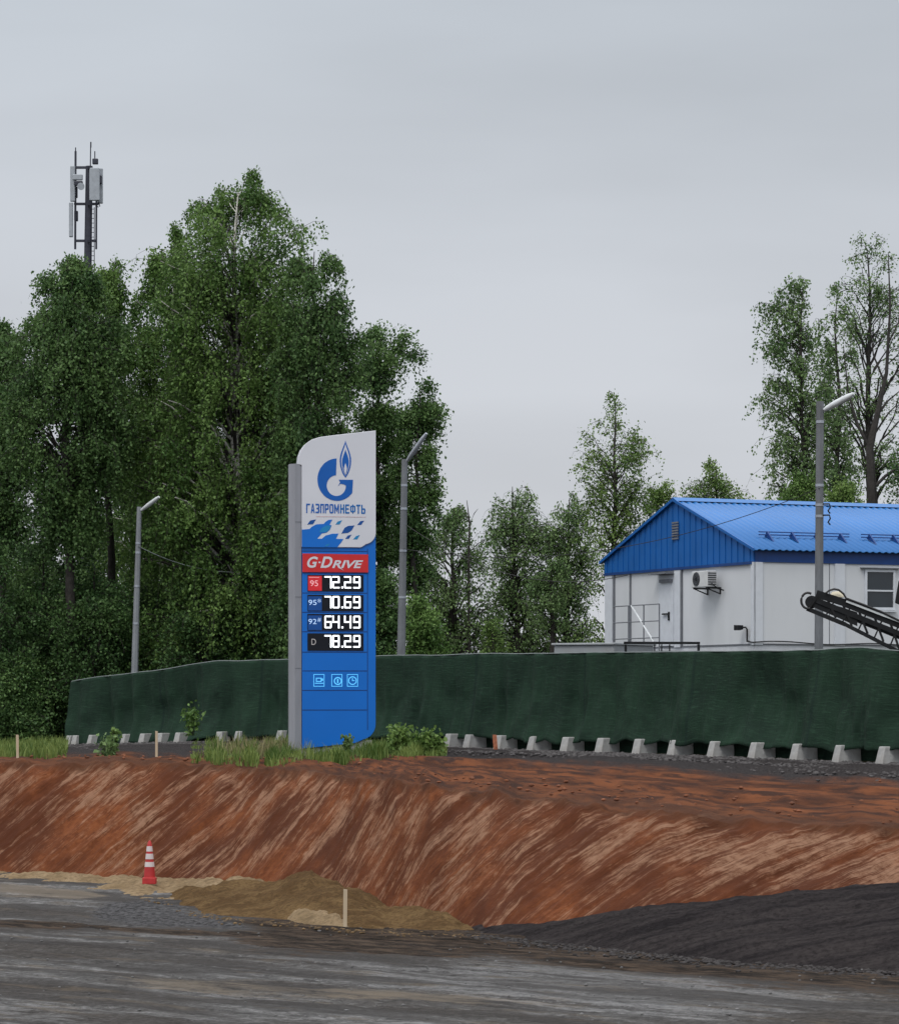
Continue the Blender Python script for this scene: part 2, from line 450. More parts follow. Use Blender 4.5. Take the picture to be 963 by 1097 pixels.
M['clamp'] = mat("galvanised_band", (0.42, 0.45, 0.5), 0.45, 0.6)
M['lamp_shell'] = mat("white_lamp_shell", (0.62, 0.65, 0.67), 0.5)
M['white_wall'] = mat("white_panel", (0.62, 0.64, 0.67), 0.6, var=0.05, scale=0.8, dirt=(0.52, 0.54, 0.56), dscale=0.7, stretch=(1,1,0.4))
M['white_trim'] = mat("white_trim", (0.60, 0.63, 0.68), 0.55, var=0.05)
M['grey_trim'] = mat("grey_joint", (0.15, 0.16, 0.18), 0.6)
M['blue_clad'] = mat("blue_cladding", (0.006, 0.105, 0.37), 0.45, var=0.08, scale=1.5, spec=0.4)
M['blue_roof'] = mat("blue_roof_sheet", (0.018, 0.145, 0.42), 0.40, var=0.07, scale=0.8, spec=0.5, stretch=(1,0.4,1))
M['navy'] = mat("navy_eave_shade", (0.006, 0.045, 0.19), 0.45, var=0.1)  # dark blue trim; on the fascia the eave's shade is in this colour
M['glass'] = mat("dark_glass", (0.018, 0.026, 0.034), 0.12, spec=0.6, var=0.3, scale=1.2)
M['black'] = mat("black_steel", (0.010, 0.011, 0.013), 0.6, var=0.4, scale=5, dirt=(0.028, 0.028, 0.028), spec=0.25)
M['rubber'] = mat("black_rubber", (0.015, 0.016, 0.019), 0.7, var=0.4)
M['mast'] = mat("mast_steel", (0.035, 0.038, 0.055), 0.55, var=0.2)
M['antenna'] = mat("antenna_shell", (0.36, 0.39, 0.43), 0.6, var=0.1)
M['sign_blue'] = mat("sign_blue", (0.002, 0.145, 0.58), 0.35, var=0.05, scale=1.0, spec=0.4)
M['sign_blue2'] = mat("sign_deep_blue", (0.003, 0.07, 0.30), 0.4, var=0.05)
M['sign_teal'] = mat("sign_teal", (0.01, 0.21, 0.48), 0.4, var=0.05)
M['sign_white'] = mat("sign_white", (0.62, 0.64, 0.70), 0.4, var=0.03, scale=1.0)
M['sign_grey'] = mat("sign_grey", (0.30, 0.31, 0.345), 0.45, 0.2, var=0.08, stretch=(1,1,0.2))
M['sign_red'] = mat("sign_red", (0.56, 0.025, 0.028), 0.4, var=0.05)
M['text_blue'] = mat("logo_blue", (0.002, 0.10, 0.42), 0.4, var=0.05)
M['groove'] = mat("panel_gap", (0.002, 0.035, 0.17), 0.6)
M['screen'] = mat("display_black", (0.006, 0.008, 0.014), 0.35, spec=0.3)
M['led'] = mat("white_led", (0.92, 0.96, 1.0), 0.5, var=0.0, emit=1.5)
M['led_red'] = mat("lit_red_badge", (0.55, 0.02, 0.03), 0.4, var=0.1, emit=0.25)
M['led_dim'] = mat("lit_pale_figures", (0.45, 0.65, 0.95), 0.4, var=0.0, emit=0.45)
M['led_icon'] = mat("lit_cyan_icons", (0.10, 0.50, 0.90), 0.4, var=0.0, emit=0.6)
M['led_d'] = mat("dim_grey_letter", (0.4, 0.38, 0.38), 0.4, var=0.0, emit=0.2)
M['cone_red'] = mat("cone_red", (0.42, 0.030, 0.032), 0.55, var=0.15)
M['cone_white'] = mat("cone_white", (0.58, 0.52, 0.52), 0.5, var=0.08)
M['wood'] = mat("pale_timber", (0.50, 0.40, 0.28), 0.8, var=0.15, stretch=(1,1,0.2))
M['rust'] = mat("orange_marker", (0.36, 0.13, 0.07), 0.8, var=0.4, scale=12)
M['bark'] = mat("grey_bark", (0.035, 0.031, 0.028), 0.9, var=0.35, scale=5, bump=0.5, bscale=20)
M['birch'] = birch_bark()
M['cable'] = mat("black_cable", (0.02, 0.02, 0.022), 0.6)
M['pale_cable'] = mat("grey_cable", (0.20, 0.23, 0.23), 0.6)
M['container'] = mat("grey_container", (0.30, 0.32, 0.34), 0.6, var=0.12, scale=1.5, dirt=(0.2, 0.19, 0.18))
M['tarp'] = mat("cream_lamp_glass", (0.60, 0.55, 0.42), 0.5)
G = {
 'birch': leaf_material("birch_leaves", (0.052, 0.116, 0.026), (0.160, 0.265, 0.070)),
 'dark': leaf_material("dark_leaves", (0.042, 0.096, 0.030), (0.125, 0.215, 0.066)),
 'light': leaf_material("light_leaves", (0.080, 0.155, 0.038), (0.20, 0.30, 0.080)),
 'grey': leaf_material("greygreen_leaves", (0.080, 0.150, 0.052), (0.20, 0.30, 0.115)),
 'grass': leaf_material("grass_blades", (0.060, 0.115, 0.022), (0.23, 0.29, 0.080), 0.3),
 'straw': leaf_material("dry_stems", (0.20, 0.18, 0.085), (0.36, 0.32, 0.17), 0.3),
}

# ------------------------------------------------------------------ terrain profile, from the photograph's lines
def ip(tab, u):
    xs = [a for a, _ in tab]; ys = [b for _, b in tab]
    return np.interp(u, xs, ys)
TOE = [(-3000,880),(-300,925),(0,935),(200,946),(350,966),(460,984),(520,998),(700,1012),(963,1020),(1300,1028),(4000,1040)]
CREST_V = [(-3000,800),(-300,812),(0,815),(120,813),(250,818),(360,826),(460,838),(560,849),(700,866),(800,876),(963,885),(1300,893),(4000,900)]
CREST_Y = [(-3000,95),(-300,74),(0,71),(250,66.5),(360,62.5),(460,57),(560,54.3),(700,52),(963,50.5),(1300,49.5),(4000,48)]
FEN_V = [(-3000,800),(-300,806),(0,801),(70,798),(200,795),(300,793),(403,797),(513,802),(700,808),(963,818),(1300,830),(4000,850)]
FEN_Y = [(-3000,95.5),(-300,92),(0,90),(70,88),(230,82.5),(310,81),(403,78),(513,75),(595,72.5),(700,69.3),(800,66.4),(963,62),(1300,55),(4000,52)]
def toeY(u): return F*CAMZ/(ip(TOE,u)-H)
def crest(u):
    Y = ip(CREST_Y,u); return Y, CAMZ-(ip(CREST_V,u)-H)/F*Y
def fence(u):
    Y = ip(FEN_Y,u); return Y, CAMZ-(ip(FEN_V,u)-H)/F*Y

us = np.unique(np.concatenate([np.linspace(-3000,-320,24), np.linspace(-300,-40,30), np.arange(-36,1004,2.5), np.linspace(1010,1300,30), np.linspace(1400,4000,20)]))
NS, NP = 70, 60
cols = []
along = np.interp(us, us, np.concatenate([[0], np.cumsum(np.hypot(np.diff((us-CX)/F*crest(us)[0]), np.diff(crest(us)[0])))]))
along -= np.interp(CX, us, along)
tY = toeY(us); cY, cZ = crest(us); fY, fZ = fence(us)
vv = np.concatenate([np.linspace(-0.06,1,NS), np.linspace(1,2,NP)[1:]])
A, VV = np.meshgrid(along, vv, indexing='ij')
Yg = np.where(VV<=1, tY[:,None]+(cY-tY)[:,None]*VV, cY[:,None]+(fY-cY)[:,None]*(VV-1))
Zg = np.where(VV<=1, cZ[:,None]*VV, cZ[:,None]+(fZ-cZ)[:,None]*(VV-1))
# rounded lip, ruts and loose lumps
sh = A - VV*4.2
ridge = fbm(sh*1.9, VV*0.8, 3, 5)*0.08 + fbm(sh*5.5, VV*2.2, 3, 9)*0.05
facew = np.clip(VV/0.12,0,1)*np.clip((1.04-VV)/0.08,0,1)
lump = fbm(A*1.3, VV*3.5, 5, 21)*0.14
rough = fbm(A*4.0, VV*9, 4, 27)*0.03
shw = np.clip((VV-0.96)/0.1,0,1)*np.clip((2-VV)/0.1,0,1)
ruts = (fbm(A*0.22, VV*12, 3, 33)*0.15 + fbm(A*1.4, VV*12, 3, 41)*0.035)
Zg = Zg + (ridge+rough)*facew + lump*np.exp(-((VV-1)/0.25)**2) + ruts*shw - 0.06*np.exp(-((VV-1)/0.12)**2)
Yg = Yg - ridge*facew*0.9 + fbm(A*0.8, VV*0+3, 3, 55)*0.5*np.clip(VV,0,1)*(VV<1.6)*np.clip((1.6-VV)/0.6,0,1)
Xg = (us[:,None]-CX)/F*Yg
nc, nr = VV.shape
idx = np.arange(nc*nr).reshape(nc,nr)
quads = np.stack([idx[:-1,:-1],idx[1:,:-1],idx[1:,1:],idx[:-1,1:]],-1).reshape(-1,4)
me = np_mesh("embankment", np.stack([Xg,Yg,Zg],-1).reshape(-1,3), quads, uv=np.stack([A,VV],-1).reshape(-1,2))
tag(link("embankment", me, M['clay'], smooth=True), kind="structure")

def ground_z(u, Y):                                   # natural ground behind the fence line
    fy, fz = fence(u)
    return fz + np.clip((Y-fy)/14.0, 0, 1)*0.45
# ground beyond the fence, out to the horizon
ds = np.array([0, 0.5, 1.2, 2.5, 4, 6, 9, 13, 18, 25, 35, 50, 80, 130, 250, 500, 1000, 2000, 4000.])
ug = us[::3] if us[-1] == us[::3][-1] else np.append(us[::3], us[-1])
fy, fz = fence(ug)
Yb = fy[:,None]+ds[None,:]
Zb = fz[:,None] + np.clip(ds/14,0,1)[None,:]*0.45 + fbm(ug[:,None]*0.02, Yb*0.3, 3, 3)*0.1*np.clip(ds,0,1)[None,:]
Zb[:,0] -= 0.02
Xb = (ug[:,None]-CX)/F*Yb
i2 = np.arange(Xb.size).reshape(Xb.shape)
q2 = np.stack([i2[:-1,:-1],i2[1:,:-1],i2[1:,1:],i2[:-1,1:]],-1).reshape(-1,4)
tag(link("ground", np_mesh("ground", np.stack([Xb,Yb,Zb],-1).reshape(-1,3), q2), M['soil'], smooth=True), kind="structure")

# road: fine patch in view inside one large sheet
gx = np.arange(-16, 14.01, 0.085); gy = np.arange(31, 72.01, 0.11)
GX, GY = np.meshgrid(gx, gy, indexing='ij')
ca, sa = math.cos(math.radians(40)), math.sin(math.radians(40))
RA, RB = GX*ca-GY*sa, GX*sa+GY*ca
edge = np.minimum(np.minimum(GX+16, 14-GX), np.minimum(GY-31, 72-GY))
UU = GX/GY*F+CX; VVp = H + CAMZ/GY*F
hz = (fbm(RA*0.35, RB*1.6, 4, 61)*0.05 + fbm(RA*0.7, RB*3.2, 3, 71)*0.035 + fbm(GX*4, GY*4, 2, 81)*0.016)
ramp_front = np.interp(UU, [480,520,600,700,800,963,1300],[1000,1001,1010,1020,1031,1042,1050])
mud = np.clip(1.25-(VVp-ramp_front)/30,0,1)*np.clip((UU-180)/160,0,1)
mud = np.maximum(mud, np.clip(1-np.abs(VVp-np.interp(UU,[-100,250,550,963],[985,1000,1022,1050]))/9,0,1)*0.75)
road_me = np_mesh("road", np.stack([GX,GY,hz*np.clip(edge,0,1)],-1).reshape(-1,3),
    (lambda i: np.stack([i[:-1,:-1],i[1:,:-1],i[1:,1:],i[:-1,1:]],-1).reshape(-1,4))(np.arange(GX.size).reshape(GX.shape)), tint=mud.ravel())
wet = np.exp(-(((UU-152)/58)**2+((VVp-978)/15)**2)**2)*0.9 + np.exp(-(((UU-215)/60)**2+((VVp-988-(UU-215)*0.1)/6)**2)**2)*0.8
tan = np.clip((125-UU)/40,0,1)*np.exp(-((VVp-952-np.clip(UU,0,200)*0.06)/6.5)**2)
tan = np.maximum(tan, np.exp(-((VVp-1060-(UU-300)*0.05)/9)**2)*np.clip((UU-60)/120,0,1)*np.clip((700-UU)/200,0,1)*0.6)
pale = np.exp(-(((UU-650)/260)**2+((VVp-1060-(UU-650)*0.06)/24)**2)**1.5)+0.55*np.exp(-(((UU-120)/140)**2+((VVp-1003)/10)**2)**1.5)+0.5*np.exp(-(((UU-30)/130)**2+((VVp-1085)/18)**2)**1.5)
for nm_, ar in (("wet", wet), ("tan", tan), ("pale", pale)):
    a_ = road_me.attributes.new(nm_, 'FLOAT', 'POINT'); a_.data.foreach_set("value", ar.ravel().astype(np.float32))
tag(link("road", road_me, M['road'], smooth=True), kind="structure")
big = MB()
for x0,x1,y0,y1 in ((-900,-16,-900,95),(14,900,-900,95),(-16,14,-900,31)):
    big.add([(x0,y0,0),(x1,y0,0),(x1,y1,0),(x0,y1,0)],[(0,1,2,3)])
bo = big.build("roadside_ground", M['road'], fix=False); tag(bo, kind="structure")

def bank(u, Y):                                        # height of the cut face at a pixel column and distance
    t, (c, cz) = toeY(u), crest(u)
    return np.interp(Y, [t, c], [0, cz])

def loft(name, u0, u1, step, front, top, topY, back, m, seed, amp, nfreq, label=None, cat=None, kind=None, rows=26, tr_=0.0):
    """a bank of loose material between a front foot line (z=0) and a top edge, running back into the cut face"""
    uu = np.arange(u0, u1+0.01, step)
    fv = ip(front, uu); Yf = F*CAMZ/(fv-H)
    tv = ip(top, uu); Yt = topY(uu); zt = CAMZ-(tv-H)/F*Yt
    Yk = back(uu, Yt)
    s = np.linspace(0,1,rows)
    k = 0.72
    Ys = np.where(s<=k, Yf[:,None]+(Yt-Yf)[:,None]*(s/k)[None,:], Yt[:,None]+(Yk-Yt)[:,None]*((s-k)/(1-k))[None,:])
    up = np.sin(np.clip(s/k,0,1)*math.pi/2)**0.9
    Zs = np.where(s<=k, zt[:,None]*up[None,:]-0.06*(1-np.clip(s/k,0,1)), (zt[:,None]*(1-((s-k)/(1-k))[None,:]**1.5*1.0)-0.1*((s-k)/(1-k))[None,:]))
    Xs = (uu[:,None]-CX)/F*Ys
    w = np.sin(np.clip(s/k,0,1)*math.pi*0.5)[None,:]
    Zs = Zs + (fbm(Xs*nfreq, Ys*nfreq, 5, seed)*amp*(0.4+zt[:,None]) + fbm(Xs*6, Ys*6, 4, seed+1)*(0.055 if tr_ == 0 else 0.025) + np.abs(fbm((Xs*0.35+Ys*1.0)*tr_, Xs*0.1, 3, seed+2))*0.16*(tr_>0) )*np.clip(w+0.15,0,1)
    i = np.arange(Xs.size).reshape(Xs.shape)
    q = np.stack([i[:-1,:-1],i[1:,:-1],i[1:,1:],i[:-1,1:]],-1).reshape(-1,4)
    o = link(name, np_mesh(name, np.stack([Xs,Ys,Zs],-1).reshape(-1,3), q), m, smooth=True)
    return tag(o, label, cat, kind=kind)

# dark gravel ramp rising to the right against the cut face
RTOP = [(505,1000),(520,997),(600,989),(700,975),(800,962),(963,946),(1300,915)]
RFRONT = [(505,1001),(520,1003),(600,1013),(700,1023),(800,1033),(963,1043),(1300,1058)]
def rampY(uu):
    t = toeY(uu); c, cz = crest(uu); g = cz/(c-t); a = (ip(RTOP,uu)-H)/F
    return np.maximum((CAMZ+g*t)/(a+g), F*CAMZ/(ip(RFRONT,uu)-H)+0.2)
loft("gravel_ramp", 505, 1300, 3, RFRONT, RTOP, rampY, lambda u_, y_: y_+1.2, M['ramp'], 91, 0.09, 1.1, kind="structure", rows=60, tr_=1.7)
# pale sand verge along the foot of the bank
VTOP = [(-300,930),(0,935),(60,936),(120,938),(200,941),(260,943),(320,950)]
VFRONT = [(-300,938),(0,944),(60,948),(110,954),(150,962),(200,966),(260,962),(320,956)]
loft("sand_verge", -300, 320, 3, VFRONT, VTOP, lambda uu: toeY(uu)-0.3+0.0*uu, lambda u_, y_: y_+1.0, M['pale_sand'], 95, 0.25, 1.6, kind="structure", rows=24)
# sand heap
HTOP = [(176,962),(200,950),(240,945),(288,944),(315,938),(332,936),(360,942),(390,956),(415,971),(457,971),(480,980),(500,991),(513,999)]
HFRONT = [(176,966),(200,976),(236,985),(303,988),(367,995),(404,998),(513,1000)]
loft("sand_heap", 176, 513, 2, HFRONT, HTOP,
     lambda uu: np.minimum(toeY(uu)-0.1, np.interp(uu,[176,240,330,415,457,500,513],[60.5,59.5,57.5,54.2,52.6,51.0,50.4])), lambda u_, y_: y_+1.4, M['sand'], 99, 0.16, 1.5,
     label="low heap of brown sand at the foot of the red bank", cat="sand heap")
PT = [(300,984),(315,977),(335,975),(360,978),(372,986),(380,992)]
PF = [(300,987),(315,990),(335,992),(360,995),(372,996),(380,996)]
loft("sand_pile", 300, 380, 1.5, PF, PT, lambda uu: F*CAMZ/(ip(PF,uu)-H)+1.2, lambda u_, y_: y_+0.8, M['pale_sand'], 103, 0.12, 2.5,
     label="small pale sand pile beside the timber stake, before the brown sand heap", cat="sand pile", rows=16)

# ------------------------------------------------------------------ price sign
SY = 71.0; SR = math.radians(8); ss = SY/F
sign = empty("price_sign", PX(362, 797, SY), "tall blue and white fuel price sign with lit prices standing in grass", "price sign", rz=SR)
def S(u, v): return ((u-362)*ss/math.cos(SR), (797-v)*ss)
def sp_(pts): return [S(*p) for p in pts]
def arc(cx, cy, r, a0, a1, n=10):
    return [(cx+r*math.cos(math.radians(a0+(a1-a0)*i/n)), cy+r*math.sin(math.radians(a0+(a1-a0)*i/n))) for i in range(n+1)]
def fl(name, polys, lay, m, parent=None, th=0.003):
    for p in polys: o = MB().prism(sp_(p), -lay, -lay+th).build(name, m, parent or sign)
    return o
T = 0.17
# grey column: chamfered profile
col = MB(); x0, _ = S(310, 0); x1, _ = S(322.6, 0); xm, _ = S(315.5, 0)
prof = [(x0,-0.10),(xm,-0.235),(x1,-0.175),(x1,0.15),(x0,0.15)]
zt = S(0,498)[1]
vsx = [(x,y,-0.5) for x,y in prof]+[(x,y,zt) for x,y in prof]; n_ = len(prof)
col.add(vsx, [tuple(range(n_)), tuple(range(n_,2*n_))]+[(i,(i+1)%n_,(i+1)%n_+n_,i+n_) for i in range(n_)])
col.build("column", M['sign_grey'], sign)
for v in (560, 640, 716):
    z = S(0,v)[1]; MB().bar((xm+0.005,-0.232,z),(x1-0.004,-0.176,z),0.012,0.012).build("column_seam", M['grey_trim'], sign)
body_poly = [(323.2,570),(401.5,570),(401.5,772)]+arc(385,776,16.5,0,75,8)+[(380,796),(323.2,802)]
MB().prism(sp_(body_poly), -T, T).build("body", M['sign_blue'], sign, bevel=0.008)
strip = MB().prism(sp_([(392.4,588),(393.2,588),(393.2,782),(392.4,782)]), -T-0.002, -T+0.004)
strip.build("edge_groove", M['groove'], sign)
for v in (591, 614.3, 635.7, 656.3, 677, 698.8, 718.8, 739.6, 760.6):
    g = MB().prism(sp_([(323.6,v-0.45),(392.2,v-0.45),(392.2,v+0.45),(323.6,v+0.45)]), -T-0.0025, -T+0.004)
    g.build("panel_groove", M['groove'], sign)
hd = [(322.8,499.5),(318.6,498.5)]+[(319.5,490),(322,483),(326.5,477),(333,472.2),(342,469.2),(355,467.3)]+[(401.5,461.5),(401.5,570)]+arc(389,571,12.5,5,80,8)+[(386,586.8),(322.8,586.8)]
header = MB().prism(sp_(hd), -T-0.035, T+0.02).build("header", M['sign_white'], sign, bevel=0.01)
HL = T+0.035
# logo
def lg(x, y): return (300+x/6.09, 450+y/6.09)
def ell(cx, cy, rx, ry, a0, a1, n=28): return [(cx+rx*math.cos(math.radians(a0+(a1-a0)*i/n)), cy+ry*math.sin(math.radians(a0+(a1-a0)*i/n))) for i in range(n+1)]
n_g = 40
lo = [lg(*p) for p in ell(362, 432, 62, 67, 268, 0, n_g)]
oo = ell(366, 393, 126, 138, 269, 38, n_g)
oo = [lg(min(x,470), y) for x, y in oo]
gm = MB()
gm.add([(*S(*p)[:1], -(HL+0.005), S(*p)[1]) for p in oo+lo], [(i, i+1, n_g+2+i, n_g+1+i) for i in range(n_g)])
gm.flat(sp_([lg(424,432), lg(412,424), lg(388,420), lg(372,436), lg(386,411), lg(378,393), lg(470,393), oo[-1]]), -(HL+0.005))
gm.build("logo_letter", M['text_blue'], header)
def lens(cx, top, bot, w, mid=0.55, n=14):
    L, R = [], []
    for i in range(n+1):
        t = i/n; y = top+(bot-top)*t
        ww = w*(math.sin(math.pi*min(1,t/mid*0.5))**1.25 if t < mid else math.sin(math.pi*(0.5+0.5*(t-mid)/(1-mid)))**0.75)
        R.append((cx+ww, y)); L.append((cx-ww, y))
    return R+L[1:-1][::-1]
fl("flame", [[lg(*p) for p in lens(421,138,380,37)]], HL+0.004, M['text_blue'], header)
fl("flame_gap", [[lg(*p) for p in lens(421,158,366,27)]], HL+0.007, M['sign_white'], header)
fl("flame_core", [[lg(*p) for p in lens(421,196,362,22,0.5)]], HL+0.010, M['text_blue'], header)
fl("flame_heart", [[lg(*p) for p in lens(421,284,358,9,0.5)]], HL+0.013, M['sign_white'], header)
# chequered wave
def wv(x, y): return (316+x/10.7, 545+y/10.7)
main = [(74,248),(160,240),(185,215),(235,187),(320,180),(350,150),(375,135),(420,130),(388,188),(412,198),(390,250),(355,280),(300,292),(248,350),(300,350),(345,312),(420,292),(490,290),(462,350),(545,352),(522,390),(478,444),(478,448),(74,448)]
fl("wave", [[wv(*p) for p in main]], HL+0.004, M['sign_blue'], header)
fl("wave_check", [[wv(*p) for p in q] for q in ([(522,290),(560,222),(600,202),(672,195),(640,252),(600,282)],[(135,190),(170,142),(235,130),(200,186)],[(702,190),(737,146),(782,140),(747,190)],[(565,350),(595,312),(637,300),(607,350)])], HL+0.004, M['sign_blue2'], header)
fl("wave_tint", [[wv(*p) for p in q] for q in ([(655,355),(690,316),(732,305),(702,355)],[(455,186),(480,152),(532,136),(502,186)])], HL+0.004, M['sign_teal'], header)
fl("wave_teal_patch", [[wv(*p) for p in [(268,278),(302,226),(350,198),(406,200),(386,248),(352,276)]]], HL+0.007, M['sign_teal'], header)  # teal patch of the printed wave pattern
fl("wave_teal_fleck", [[wv(*p) for p in [(330,440),(355,415),(395,405),(370,432)]]], HL+0.007, M['sign_teal'], header)  # small teal patch printed low on the wave
fl("rule", [[(338,553.8),(391,553.9),(391,554.5),(338,554.4)]], HL+0.004, mat("faint_red_rule", (0.55,0.40,0.42), 0.5), header)

def text(body, box, lay, m, parent, shear=0.0, bold=0.0, name="lettering", spacing=1.0):
    cu = bpy.data.curves.new(name, 'FONT'); cu.body = body; cu.shear = shear; cu.offset = bold; cu.extrude = 0.0; cu.space_character = spacing
    tmp = bpy.data.objects.new("tmp_text", cu); COL.objects.link(tmp)
    dg = bpy.context.evaluated_depsgraph_get(); dg.update()
    me = bpy.data.meshes.new_from_object(tmp.evaluated_get(dg))
    bpy.data.objects.remove(tmp); bpy.data.curves.remove(cu)
    me.name = name
    co = np.empty(len(me.vertices)*3, np.float32); me.vertices.foreach_get("co", co); co = co.reshape(-1,3)
    mn, mxx = co.min(0), co.max(0)
    (ax, az), (bx, bz) = S(box[0], box[3]), S(box[2], box[1])
    out = np.empty_like(co)
    out[:,0] = ax+(co[:,0]-mn[0])/(mxx[0]-mn[0])*(bx-ax)
    out[:,2] = az+(co[:,1]-mn[1])/(mxx[1]-mn[1])*(bz-az)
    out[:,1] = -lay
    me.vertices.foreach_set("co", out.ravel()); me.update()
    me.materials.clear()
    return link(name, me, m, parent)
w_, h_ = 0.30, 0.17
B_ = lambda a,b,c,d: [(a,b),(c,b),(c,d),(a,d)]
LET = {
 'Г': [B_(0,0,w_,1), B_(w_,1-h_,1,1)],
 'А': [[(0,0),(.27,0),(.5,.78),(.5,1),(.34,1)], [(1,0),(.73,0),(.5,.78),(.5,1),(.66,1)], [(.325,.20),(.675,.20),(.62,.38),(.38,.38)]],
 'З': [[(0,0),(.85,0),(1,.1),(1,.42),(.9,.5),(1,.58),(1,.9),(.85,1),(0,1),(0,.83),(.68,.83),(.68,.585),(.28,.585),(.28,.415),(.68,.415),(.68,.17),(0,.17)]],
 'П': [[(0,0),(w_,0),(w_,.83),(1-w_,.83),(1-w_,0),(1,0),(1,1),(0,1)]],
 'Р': [B_(0,0,w_,1), [(w_,1),(.85,1),(1,.9),(1,.47),(.85,.37),(w_,.37),(w_,.53),(.69,.53),(.69,.84),(w_,.84)]],
 'О': [[(.5,0),(.15,0),(0,.1),(0,.9),(.15,1),(.5,1),(.5,.84),(w_,.84),(w_,.16),(.5,.16)], [(.5,0),(.85,0),(1,.1),(1,.9),(.85,1),(.5,1),(.5,.84),(1-w_,.84),(1-w_,.16),(.5,.16)]],
 'М': [[(0,0),(.24,0),(.24,.55),(.5,.12),(.76,.55),(.76,0),(1,0),(1,1),(.8,1),(.5,.48),(.2,1),(0,1)]],
 'Н': [B_(0,0,w_,1), B_(1-w_,0,1,1), B_(w_,.42,1-w_,.59)],
 'Е': [B_(0,0,w_,1), B_(w_,0,1,h_), B_(w_,.42,.9,.59), B_(w_,1-h_,1,1)],
 'Ф': [B_(.4,0,.6,1), [(.4,.88),(.12,.88),(0,.76),(0,.28),(.12,.16),(.4,.16),(.4,.31),(.22,.31),(.22,.73),(.4,.73)], [(.6,.88),(.88,.88),(1,.76),(1,.28),(.88,.16),(.6,.16),(.6,.31),(.78,.31),(.78,.73),(.6,.73)]],
 'Т': [B_(.35,0,.65,1-h_), B_(0,1-h_,1,1)],
 'Ь': [B_(0,0,w_,1), [(w_,.6),(.85,.6),(1,.5),(1,.1),(.85,0),(w_,0),(w_,.16),(.69,.16),(.69,.44),(w_,.44)]],
}
def word(txt, u0, u1, v0, v1, m, rise=0.0):
    ws = [1.25 if c in 'МФ' else 1.0 for c in txt]; gap = 0.22
    k = (u1-u0)/(sum(ws)+gap*(len(txt)-1)); x = u0
    for c, w in zip(txt, ws):
        b = MB(); dv = rise*(x-u0)/(u1-u0)
        for p in LET[c]: b.flat(sp_([(x+a*w*k, v1+dv-q*(v1-v0)) for a, q in p]), -(HL+0.005))
        b.build("letter", m, header, fix=False); x += (w+gap)*k
word("ГАЗПРОМ", 327.5, 362.3, 540.4, 550.4, M['text_blue'], 0.3)
word("НЕФТЬ", 363.6, 390.3, 540.8, 550.6, mat("light_logo_blue",(0.006,0.13,0.42),0.4,var=0.05), 0.3)
# red brand panel
red = fl("brand_panel", [[(323.6,593.6),(393.4,594.2),(393.4,613.4),(323.6,613.4)]], T+0.03, M['sign_red'], th=0.035)
text("G", (328.5,596.8,340,608.8), T+0.033, M['sign_white'], red, shear=0.3, bold=0.03)
text("-", (340.6,602.2,342.8,603.8), T+0.033, M['sign_white'], red, bold=0.03)
text("D", (342.6,596.8,355.5,608.8), T+0.033, M['sign_white'], red, shear=0.3, bold=0.03)
text("RIVE", (355,600.6,388,609.0), T+0.033, M['sign_white'], red, shear=0.3, bold=0.03)
fl("letter_tail", [[(362.5,609),(364.5,609),(367.5,611.6)]], T+0.0355, M['sign_white'], red)
# prices
DG = {'7':"1111 0001 0001 0001 0001 0001 0001",'2':"1111 0001 0001 1111 1000 1000 1111",'9':"1111 1001 1001 1111 0001 0001 1111",
      '0':"1111 1001 1001 1001 1001 1001 1111",'6':"1111 1000 1000 1111 1001 1001 1111",'4':"1001 1001 1001 1111 0001 0001 0001",'8':"1111 1001 1001 1111 1001 1001 1111"}
def digits(txt, v0, v1, parent, lay):
    xs = [347.0, 355.4, None, 367.8, 377.6]
    w = 7.6; cw = [0,1.6,3.8,6.0,7.6]; chh = (v1-v0)
    rows = [0,0.115,0.29,0.44,0.56,0.71,0.885,1.0]
    for ch, x in zip(txt, xs):
        b = MB()
        if ch == '.':
            b.prism(sp_([(365.0,v1-1.9),(366.9,v1-1.9),(366.9,v1),(365.0,v1)]), -lay, -lay+0.004); b.build("decimal_point", M['led'], parent); continue
        g = DG[ch].split()
        for r in range(7):
            for c in range(4):
                if g[r][c] != '1': continue
                ua, ub = x+cw[c], x+cw[c+1]; va, vb = v0+chh*rows[r], v0+chh*rows[r+1]
                p = [(ua,va),(ub,va),(ub,vb),(ua,vb)]
                k = 0.9
                if r == 0 and c == 3 and ch in '72908': p = [(ua,va),(ub-k,va),(ub,va+k),(ub,vb),(ua,vb)]
                if r == 0 and c == 0 and ch in '908 6': p = [(ua+k,va),(ub,va),(ub,vb),(ua,vb),(ua,va+k)]
                if r == 6 and c == 0 and ch in '0862': p = [(ua,va),(ub,va),(ub,vb),(ua+k,vb),(ua,vb-k)]
                if r == 6 and c == 3 and ch in '0869': p = [(ua,va),(ub,va),(ub,vb-k),(ub-k,vb),(ua,vb)]
                b.flat(sp_(p), -lay)
        b.build("price_digit", M['led'], parent, fix=False)
rows_ = [("72.29",616.2,633.9,617.6,630.6,'95r'),("70.69",637.6,655.0,638.8,651.9,'95'),("64.49",658.0,675.8,659.8,673.3,'92'),("78.29",678.6,697.2,680.5,693.8,'D')]
